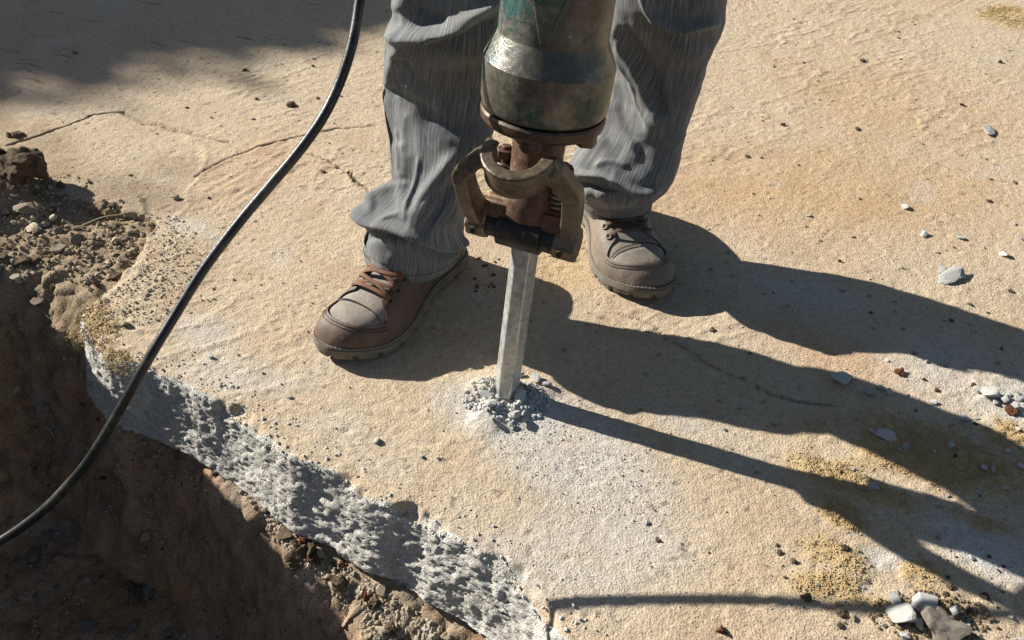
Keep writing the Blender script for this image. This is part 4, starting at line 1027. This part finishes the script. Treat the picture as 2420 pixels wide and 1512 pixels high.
# left: the big clods by the corner of the pit
put('earth_clod', M_clod, 50, 412, 105, 'largest cracked brown earth clod, standing beside the pit at the left', 'clod', 'earth clods beside the pit', 'soil', 1.15, shape=0, sink=.3)
put('earth_clod', M_clod, 2, 385, 70, 'dark earth clod cut by the picture edge, touching the largest clod', 'clod', 'earth clods beside the pit', 'soil', 1.1, shape=2)
put('earth_clod', M_clod, 46, 348, 56, 'rounded brown clod just behind the largest clod', 'clod', 'earth clods beside the pit', 'soil', 1., shape=1)
put('earth_clod', M_clod, 92, 350, 34, 'small brown clod to the right of the rounded clod', 'clod', 'earth clods beside the pit', 'soil', .8, shape=3)
put('earth_clod', M_clod, 28, 318, 34, 'small clod on the shade line, farthest of the clods at the left', 'clod', 'earth clods beside the pit', 'soil', .9, shape=4)
put('rock', M_gravel, 68, 498, 60, 'grey brown flat rock in front of the largest clod', 'rock', None, 'soil', .7, shape=1)
put('rock', M_pebble, 80, 540, 46, 'pale flat sliver of stone on the loose soil at the left', 'rock', None, 'soil', .4, shape=2, el=1.3)
put('rock', M_sand, 50, 572, 84, 'yellowish sandy lump at the left picture edge', 'rock', None, 'soil', .55, shape=3) if False else None
put('rock', M_pebble, 140, 590, 46, 'light angular rock on the brink of the pit', 'rock', None, 'soil', 1., shape=0)
put('rock', M_gravel, 180, 572, 40, 'grey rock just right of the light angular rock', 'rock', None, 'soil', .9, shape=3)
put('rock', M_pebble, 42, 668, 36, 'pale rounded stone lodged in the upper pit wall', 'rock', None, 'soil', 1.1, shape=4)
put('rock', M_gravel, 38, 624, 36, 'grey stone on the soil above the pit wall', 'rock', None, 'soil', .8, shape=2)
put('rock', M_gravel, 92, 708, 44, 'flat grey stone half buried in the upper pit wall', 'rock', None, 'soil', .6, shape=0)
put('rock', M_pebble, 415, 470, 24, 'small white stone on the dark dirt behind the broken slab edge', 'rock', None, 'slab', .9)
# right: numbered by what they look like
put('rubble_lump', M_white, 1985, 897, 68, 'large dusty lump of broken concrete at the edge of the leg shadow', 'rubble', None, 'slab', .75, shape=1, sink=.3)
put('concrete_flake', M_white, 2252, 657, 62, 'largest flat white concrete flake on the sunlit slab at right', 'flake', None, 'slab', .45, shape=4, rz=.3, el=1.3)
put('concrete_flake', M_white, 2226, 640, 28, 'small white flake touching the largest flake at right', 'flake', None, 'slab', .4, shape=2)
put('concrete_flake', M_white, 2183, 556, 30, 'grey white chip above the largest flake', 'flake', None, 'slab', .6, shape=3)
put('concrete_flake', M_white, 2335, 310, 36, 'pale chip lying alone near the upper right', 'flake', None, 'slab', .45, shape=0, el=1.3)
put('concrete_flake', M_white, 2372, 603, 32, 'white chip near the right picture edge', 'flake', None, 'slab', .6, shape=1)
put('concrete_flake', M_white, 2268, 562, 22, 'small chip up and right of the largest flake', 'flake', None, 'slab', .5, shape=2)
put('concrete_flake', M_white, 2138, 492, 24, 'small white chip highest of those left of the flake', 'flake', None, 'slab', .6, shape=4)
put('concrete_fragment', M_white, 2336, 934, 46, 'white angular fragment at the head of the row at the right edge', 'fragment', None, 'slab', .8, shape=0)
put('concrete_fragment', M_white, 2372, 948, 44, 'white angular fragment in the middle of the row at the right edge', 'fragment', None, 'slab', .85, shape=3)
put('concrete_fragment', M_white, 2396, 962, 26, 'grey fragment last in the row at the right edge', 'fragment', None, 'slab', .8, shape=4)
put('concrete_fragment', M_white, 2310, 925, 24, 'small fragment just left of the row at the right edge', 'fragment', None, 'slab', .7, shape=4)
for (x, y, s) in ((2352, 952, 22), (2385, 935, 18), (2412, 945, 20), (2405, 930, 16)): put('concrete_fragment', M_grey, x, y, s, 'tiny grey crumb among the row of fragments at the right edge', 'fragment', 'crumbs in the fragment row', 'slab', .8)
put('earth_clod', M_red, 2390, 975, 32, 'reddish brown clod below the fragments at the right edge', 'clod', None, 'slab', .7)
put('earth_clod', M_red, 2125, 882, 22, 'small dark red clod on the sunlit slab above the leg shadow', 'clod', None, 'slab', .8)
put('earth_clod', M_red, 2302, 912, 14, 'tiny red clod behind the fragments at the right edge', 'clod', None, 'slab', .8)
put('concrete_fragment', M_white, 2055, 930, 28, 'leftmost of the three white fragments beside the leg shadow', 'fragment', None, 'slab', .9, shape=0)
put('concrete_fragment', M_white, 2100, 928, 24, 'rightmost of the three white fragments beside the leg shadow', 'fragment', None, 'slab', .9, shape=3)
put('concrete_fragment', M_white, 2081, 915, 20, 'middle of the three white fragments beside the leg shadow', 'fragment', None, 'slab', .8, shape=5)
put('concrete_fragment', M_white, 2278, 988, 34, 'flat pale chip on the yellow sand above the wide shadow', 'fragment', None, 'slab', .45, shape=1, el=1.4)
put('concrete_fragment', M_white, 2098, 1030, 50, 'flat grey slab piece lying in the leg shadow on the sand', 'fragment', None, 'slab', .3, shape=2, el=1.4)
put('concrete_fragment', M_white, 2140, 1055, 28, 'grey flake in the leg shadow near the flat slab piece', 'fragment', None, 'slab', .4, shape=1)
put('concrete_fragment', M_white, 2382, 1066, 26, 'pale round chip in the shadow at the right edge', 'fragment', None, 'slab', .5, shape=3)
put('concrete_fragment', M_white, 2250, 1052, 20, 'small pale flake in the middle of the leg shadow', 'fragment', None, 'slab', .4, shape=4)
put('concrete_fragment', M_white, 2325, 1106, 20, 'pale chip in the wide shadow, left of a pair', 'fragment', None, 'slab', .6)
put('concrete_fragment', M_white, 2348, 1110, 16, 'pale chip in the wide shadow, right of a pair', 'fragment', None, 'slab', .6)
put('concrete_fragment', M_white, 2412, 1102, 20, 'pale chip in the wide shadow touching the right picture edge', 'fragment', None, 'slab', .6)
put('concrete_fragment', M_white, 2240, 1173, 14, 'tiny white chip on the lit yellow sand', 'fragment', None, 'slab', .8)
put('concrete_fragment', M_grey, 2065, 1152, 26, 'grey chip at the shadow edge on the yellow sand', 'fragment', None, 'slab', .8)
# the heap at the lower right corner
put('rubble_block', M_white, 2128, 1462, 70, 'large white faceted rubble block at the left of the lower right heap', 'rubble', None, 'slab', .85, shape=0, sink=.2)
put('rubble_block', M_white, 2178, 1430, 78, 'long white rubble piece at the back of the lower right heap', 'rubble', None, 'slab', .55, shape=1, rz=.4, el=1.35)
put('rubble_block', M_white, 2250, 1450, 42, 'upright white rubble piece at the right of the lower right heap', 'rubble', None, 'slab', 1.2, shape=3, sink=.15)
put('rubble_block', M_dusty, 2222, 1494, 96, 'big earth covered rubble block at the front of the lower right heap', 'rubble', None, 'slab', .8, shape=4, sink=.3)
put('rubble_block', M_white, 2112, 1420, 38, 'small white piece up and left of the lower right heap', 'rubble', None, 'slab', .5, shape=4)
put('rubble_block', M_white, 2118, 1400, 20, 'white crumb farthest back in the lower right heap', 'rubble', None, 'slab', .8, shape=5)
put('rubble_block', M_white, 2283, 1478, 26, 'thin white sliver right of the lower right heap', 'rubble', None, 'slab', .6, shape=2)
put('rubble_block', M_white, 2140, 1504, 30, 'white piece at the bottom picture edge in the heap', 'rubble', None, 'slab', .7, shape=5)
put('rubble_block', M_white, 2172, 1478, 40, 'white wedge between the faceted block and the earthy block', 'rubble', None, 'slab', .6, shape=3)
put('rubble_block', M_white, 2088, 1478, 20, 'white crumb left of the faceted block', 'rubble', None, 'slab', .7)
put('rubble_block', M_red, 2268, 1496, 24, 'reddish crumb at the right foot of the heap', 'rubble', None, 'slab', .7) 
put('pebble', M_pebble, 2016, 1460, 20, 'grey green pebble left of the lower right heap', 'pebble', None, 'slab', .9)
put('earth_clod', M_clod, 1990, 1448, 26, 'brown crumb in the cable shadow left of the heap', 'clod', None, 'slab', .6)
put('earth_clod', M_clod, 1905, 1415, 22, 'brown crumb on the cable shadow, left of the others', 'clod', None, 'slab', .8)
put('earth_clod', M_red, 1705, 1492, 30, 'dark red clod at the bottom picture edge', 'clod', None, 'slab', .8)
put('concrete_crumb', M_grey, 1528, 1237, 20, 'grey crumb alone on the slab below the chisel shadow', 'crumb', None, 'slab', .8)
put('concrete_crumb', M_white, 890, 1045, 20, 'white crumb on the slab left of the dust streak', 'crumb', None, 'slab', .9)
put('concrete_crumb', M_grey, 996, 1080, 14, 'left of two grey crumbs near the broken edge', 'crumb', None, 'slab', .9)
put('concrete_crumb', M_grey, 1036, 1084, 14, 'right of two grey crumbs near the broken edge', 'crumb', None, 'slab', .9)
put('concrete_crumb', M_grey, 684, 940, 14, 'dark grey crumb on the slab below the left shoe', 'crumb', None, 'slab', .9)
put('concrete_crumb', M_white, 1757, 962, 18, 'pale chip inside the wide leg shadow, left part', 'crumb', None, 'slab', .5)
put('earth_clod', M_clod, 690, 250, 24, 'brown crumb on the slab between cable and trousers', 'clod', None, 'slab', .6)
put('earth_clod', M_clod, 578, 167, 13, 'tiny dark crumb near the upper shade', 'clod', None, 'slab', .8)
put('pebble', M_pebble, 296, 768, 26, 'pebble on the yellow sand at the slab corner', 'pebble', None, 'slab', .9)
put('pebble', M_pebble, 348, 700, 24, 'rounded pale pebble on the slab above the corner', 'pebble', None, 'slab', .7)
put('pebble', M_pebble, 384, 697, 14, 'small pebble right of the rounded pale one', 'pebble', None, 'slab', .8)
put('pebble', M_dark, 178, 126, 16, 'dark pebble inside the upper left shade', 'pebble', None, 'slab', .9)
# pit stones
for i, (x, y, s, lb) in enumerate(((208, 1480, 46, 'round grey stone on the pit floor at the bottom'), (86, 1316, 50, 'dull reddish stone on the dark pit floor'), (20, 1232, 34, 'flat bluish stone at the left edge of the pit floor'), (282, 1357, 20, 'pale pebble on the pit floor beside the root tuft'),
        (172, 1470, 14, 'tiny pale stone left of the round grey stone'), (318, 1476, 34, 'pale flat stone right of the round grey stone'), (398, 1500, 22, 'left of a pair of pebbles at the bottom of the pit'), (424, 1496, 22, 'right of a pair of pebbles at the bottom of the pit'), (120, 1262, 26, 'small brown stone under the cable'), (190, 960, 22, 'brown stone on the dark pit wall'),
        (112, 1512, 16, 'pale pebble at the bottom picture edge in the pit'), (212, 1370, 14, 'small light pebble in the middle of the pit floor'))):
    put('pit_stone', M_dark, x, y, s, lb, 'stone', None, 'soil', .6 if 'flat' in lb else .8)
# crumbs heaped round the chisel: the larger ones each by itself
for i, (x, y, s, lb, fl) in enumerate(((1229, 940, 52, 'largest flat concrete shard leaning at the right of the chisel tip', .6), (1190, 968, 34, 'grey lump directly in front of the chisel tip', .8), (1218, 985, 36, 'round pale lump in front of the flat shard', .9), (1162, 958, 30, 'pale lump at the left front of the chisel tip', .9),
        (1150, 935, 34, 'thin shard left of the chisel tip', .5), (1268, 900, 34, 'pale piece right behind the chisel tip', .8), (1250, 918, 26, 'shaded piece close behind the chisel tip', .8), (1240, 992, 22, 'small round crumb at the right front of the dust heap', .9), (1118, 945, 20, 'outermost crumb at the left of the dust heap', .8),
        (1152, 985, 20, 'crumb at the lower left of the dust heap', .8), (1292, 910, 22, 'rightmost crumb of the dust heap behind the shadow', .8), (1208, 1006, 18, 'crumb lowest in the dust heap', .8), (1262, 985, 16, 'crumb beside the chisel shadow', .8), (1176, 940, 16, 'tiny crumb touching the chisel', .9), (1232, 888, 22, 'crumb behind the chisel to the right', .8), (1140, 905, 18, 'crumb behind the chisel to the left', .8))):
    o = put('concrete_crumb', M_grey if i in (1, 4, 6) else M_white, x, y, s, lb, 'crumb', 'crumbs broken out round the chisel', 'slab', fl, sink=.1)
    if i == 0: o.rotation_euler = (.25, .1, .4)
CW = {M_white.name: 'pale', M_grey.name: 'grey', M_clod.name: 'brown', M_red.name: 'reddish', M_gravel.name: 'dull brown', M_pebble.name: 'tan', M_dark.name: 'dusky'}
# countable small chips on the slab, alike
def scatter(n_, mts, region, s0, s1, name, label, cat, group, on='slab', fl=(.5, .9), poly=None):
    k = 0
    while k < n_:
        x = random.uniform(region[0], region[2]); y = random.uniform(region[1], region[3])
        if on == 'slab':
            if x < 900 and y > 500 and (y-500) > (x-150)*1.35*.6+180: continue
        if poly is not None and not inside(np.array(x), np.array(y), poly): continue
        s = s0+(s1-s0)*random.random()**2.2; mt_ = random.choice(mts); cw_ = CW[mt_.name]
        for w_ in ('small', 'gravel', 'rounded', 'dark'):
            if label.startswith(w_): break
        lab = label.replace('pale ', '').replace('grey ', '').replace('white ', '').replace('dark crumb', 'crumb').split(' ', 1)
        put(name, mt_, x, y, s, (lab[0]+' '+cw_+' '+lab[1]) if lab[0] in ('small', 'rounded', 'dark') else cw_+' '+' '.join(lab), cat, cw_+' '+group, on, random.uniform(*fl)); k += 1
scatter(52, [M_white, M_grey, M_white, M_clod], (1650, 380, 2420, 860), 6, 14, 'small_chip', 'small pale chip scattered on the sunlit slab at the right', 'chip', 'small chips on the sunlit slab', 'slab')
scatter(30, [M_clod, M_grey, M_red], (1650, 0, 2420, 380), 5, 12, 'small_crumb', 'small dark crumb scattered on the slab toward the upper right', 'crumb', 'small crumbs toward the upper right')
scatter(46, [M_white, M_grey, M_white, M_red], (1980, 850, 2420, 1180), 7, 18, 'small_fragment', 'small white fragment strewn around the fragments at the right edge', 'chip', 'small fragments at the right edge')
scatter(60, [M_grey, M_white, M_clod, M_clod], (1820, 1280, 2420, 1512), 6, 20, 'heap_crumb', 'small crumb strewn around the lower right heap', 'crumb', 'crumbs round the lower right heap')
scatter(30, [M_grey, M_clod, M_grey], (900, 1000, 1820, 1500), 5, 12, 'loose_grain', 'small grey grain lying on the slab in front of the chisel', 'crumb', 'grains in front of the chisel')
scatter(26, [M_clod, M_gravel, M_grey], (300, 60, 880, 560), 5, 12, 'dark_crumb', 'small dark crumb on the slab behind the cable', 'crumb', 'dark crumbs behind the cable')
scatter(30, [M_pebble, M_gravel, M_grey], (230, 560, 760, 900), 6, 15, 'small_pebble', 'small pebble on the sandy slab corner beside the cable', 'pebble', 'pebbles on the slab corner')
scatter(16, [M_red, M_clod], (1050, 600, 1180, 690), 6, 14, 'mud_crumb', 'dark mud crumb behind the heel of the left shoe', 'crumb', 'mud crumbs behind the heel')
scatter(90, [M_gravel, M_pebble, M_clod, M_clod, M_gravel], (0, 300, 330, 680), 10, 30, 'gravel_stone', 'gravel stone lying among the loose soil beside the pit', 'stone', 'gravel stones beside the pit', 'soil', (.6, 1))
scatter(40, [M_pebble, M_gravel, M_pebble], (200, 560, 330, 680), 10, 22, 'notch_pebble', 'rounded pebble packed in the notch behind the slab corner', 'pebble', 'pebbles in the notch behind the corner', 'soil', (.6, .9))
scatter(46, [M_dark, M_dark, M_clod], (0, 1080, 520, 1512), 6, 20, 'pit_pebble', 'small stone scattered on the dark pit floor', 'stone', 'small stones on the pit floor', 'soil', (.5, .9))
LEDGE_POLY = [(560, 1150), (700, 1265), (900, 1390), (1080, 1512), (840, 1512), (800, 1420), (690, 1330)]
scatter(70, [M_white, M_gravel, M_clod, M_pebble, M_clod, M_red], (560, 1150, 1080, 1512), 12, 44, 'hardcore_lump', 'small lump bedded in the crumbly soil under the slab', 'lump', 'lumps of hardcore under the slab', 'soil', (.7, 1.1), LEDGE_POLY)
PIT_POLY = [(0, 760), (150, 800), (330, 1010), (560, 1180), (760, 1400), (800, 1512), (0, 1512)]
scatter(70, [M_gravel, M_pebble, M_dark, M_gravel, M_red], (0, 760, 800, 1512), 10, 42, 'pit_clod', 'small clod clinging to the shaded pit wall', 'clod', 'clods on the pit wall', 'soil', (.5, .9), PIT_POLY)
# what nobody could count: sand lumps, dust grains and fine gravel, each one mesh
def grains(name, n_, sampler, r0, r1, mt, label, on='slab', sub=1, pw=2.5):
    base_v, base_f = rock_verts(5, sub=sub, rough=.3, cuts=3); Ps = []; 
    while sum(len(p) for p in Ps) < n_:
        Ps.append(sampler(n_))
    Pp = np.concatenate(Ps)[:n_]; n_ = len(Pp); r_ = r0+(r1-r0)*RNG.random(n_)**pw; th = RNG.random(n_)*6.28
    c, s = np.cos(th), np.sin(th); Bv = base_v[None]*RNG.uniform(.7, 1.2, (n_, 1, 3)); x_ = Bv[..., 0]*c[:, None]-Bv[..., 1]*s[:, None]; y_ = Bv[..., 0]*s[:, None]+Bv[..., 1]*c[:, None]
    Vv = np.stack([x_, y_, Bv[..., 2]*.8], -1)*r_[:, None, None]+Pp[:, None, :]
    Vv[..., 2] += (r_*.25)[:, None]
    Ff = (base_f[None]+np.arange(n_)[:, None, None]*len(base_v)).reshape(-1, 3)
    o = mesh_from(name, Vv.reshape(-1, 3), Ff, mt, smooth=False); tag(o, label, kind='stuff'); return o
def on_slab(x, y): return np.stack([x, y, slab_height(x, y)], 1)
def samp_sand(n_):
    x = RNG.uniform(-.75, 1.3, n_*2); y = RNG.uniform(.45, 2.3, n_*2); sx, sy, _ = P(np.stack([x, y, 0*x], 1)); mk = sand_mask(x, y, sx, sy); k = (RNG.random(len(x)) < mk**1.6*(.35+.65*(f2(x, y, .02, 2, 55) > -.1))) & (sx > -60) & (sx < 2480) & (sy < 1560)
    return on_slab(x[k], y[k])
def samp_px(cx, cy, rx, ry, an=0, pw=1.0):
    def f(n_):
        t = RNG.random(n_)*6.283; r = RNG.random(n_)**pw; a = math.radians(an); u = r*rx*np.cos(t); v = r*ry*np.sin(t)
        q_ = np.array([G(cx+uu*math.cos(a)-vv*math.sin(a), cy+uu*math.sin(a)+vv*math.cos(a)) for uu, vv in zip(u, v)]); return on_slab(q_[:, 0], q_[:, 1])
    return f
SOI = None
def samp_soil(poly):
    def f(n_):
        out = []; xs = [p[0] for p in poly]; ys = [p[1] for p in poly]
        while len(out) < n_:
            x = random.uniform(min(xs), max(xs)); y = random.uniform(min(ys), max(ys))
            if not inside(np.array(x), np.array(y), poly): continue
            out.append(soil_hit(x, y))
        return np.array(out)
    return f
grains('sand_lumps', 26000, samp_sand, .0004, .0017, M_sand, 'yellow sand lying in patches on the slab', pw=3.5)
grains('concrete_dust', 1500, samp_px(1195, 950, 105, 50, 5, .8), .0007, .0040, M_white, 'pale concrete grit heaped round the chisel', pw=4)
grains('dust_spill', 500, samp_px(1380, 1080, 260, 130, 30, .6), .0006, .0017, M_grey, 'fine concrete grit strewn in front of the chisel')
def samp_wide(n_):
    x = RNG.uniform(-.9, 1.35, n_*2); y = RNG.uniform(.45, 2.3, n_*2); dd = seg_dist(x, y, edge_w); insl = inside(x, y, list(edge_w)+[np.array((-3.4, 9)), np.array((9, 9)), np.array((9, -1.15))]) & (dd > .012); return on_slab(x[insl], y[insl])
grains('grit', 5200, samp_wide, .0005, .0018, M_pebble, 'fine grit lying all over the slab', pw=3)
grains('dark_grit', 1800, samp_wide, .0005, .0019, M_gravel, 'fine dark grit lying all over the slab', pw=3)
grains('edge_rubble', 700, samp_px(2200, 1460, 150, 60, 5, .6), .0008, .0035, M_clod, 'earthy crumbs under the lower right heap', pw=3)
grains('fine_gravel', 1500, samp_soil([(0, 330), (120, 380), (330, 430), (360, 520), (320, 610), (230, 690), (100, 650), (0, 640)]), .0012, .0055, M_gravel, 'fine gravel and crumbs of soil beside the pit', pw=2.5)
grains('pit_gravel', 2600, samp_soil([(0, 760), (180, 800), (500, 1150), (820, 1500), (0, 1510)]), .0010, .0050, M_gravel, 'fine stones on the pit floor and wall', pw=3)
def samp_corner(n_):
    f = samp_px(330, 640, 160, 120, -40, .6)(n_); dd = seg_dist(f[:, 0], f[:, 1], edge_w); ins_ = inside(f[:, 0], f[:, 1], list(edge_w)+[np.array((-3.4, 9)), np.array((9, 9)), np.array((9, -1.15))]); return f[ins_ & (dd > .01)]
grains('corner_grit', 1100, samp_corner, .0006, .0026, M_pebble, 'brown grit on the slab next to the notch')
# root tuft in the pit
m, n, l, b = mat('dead_root', .9, base=(.09, .065, .045)); M_root = m
mb = MB(); c0 = soil_hit(322, 1385)
for k in range(46):
    a = random.uniform(0, 6.28); p0 = c0+np.array((random.gauss(0, .012), random.gauss(0, .012), .004)); d_ = np.array((math.cos(a), math.sin(a), random.uniform(.0, .5)))*random.uniform(.02, .055)
    pts = [p0, p0+d_*.4+np.array((0, 0, .008)), p0+d_*.8+np.array((random.gauss(0, .006), random.gauss(0, .006), .004)), p0+d_*1.1-np.array((0, 0, .004))]
    mb.sweep(smooth_curve(pts, .006, 1), circ(.0007, 4), up=(.1, .2, 1))
o = mb.build('root_tuft', M_root); tag(o, 'tuft of thin dead roots on the dark pit floor', 'roots')
m, n, l, b = mat('dry_straw', .8, base=(.38, .31, .19)); M_straw = m
for px1, px2, lb in (((0, 232), (42, 208), 'dry straw lying in the upper left shade'), ((190, 540), (285, 512), 'dry straw across the loose soil behind the notch'), ((100, 1010), (130, 1040), 'short straw on the dark pit wall')):
    on = px1[0] < 60 or False; A_ = (G(*px1) if on else soil_hit(*px1)); B_ = (G(*px2) if on else soil_hit(*px2)); mb = MB(); mid = (A_+B_)/2+np.array((.004, .003, .006)); up3 = np.array((0, 0, .004))
    mb.sweep(smooth_curve([A_+up3, mid+up3, B_+up3], .006, 2), circ(.0011, 6), up=(.1, .2, 1)); o = mb.build('straw', M_straw); tag(o, lb, 'straw')

grains('ledge_crumbs', 2600, samp_soil(LEDGE_POLY), .0010, .0060, M_pebble, 'crumbly hardcore and soil under the slab edge', pw=2.5)
def samp_rim(n_):
    i = RNG.integers(0, NU, n_); keep_ = (EC[i, 0] > -.66) & (EC[i, 0] < .3) & (EC[i, 1] < 1.05); i = i[keep_]; d_ = RNG.random(len(i))**2.6*.045+.001
    p = E2[i]-nout[i]*d_[:, None]; j = np.searchsorted(vt, d_/cosin[i]); z_ = SP[i, NVB+NVF+np.minimum(j, 70), 2]; return np.stack([p[:, 0], p[:, 1], z_], 1)
grains('rim_crumbs', 1500, samp_rim, .0004, .0030, M_white, 'loose concrete crumbs along the broken rim of the slab', pw=4)
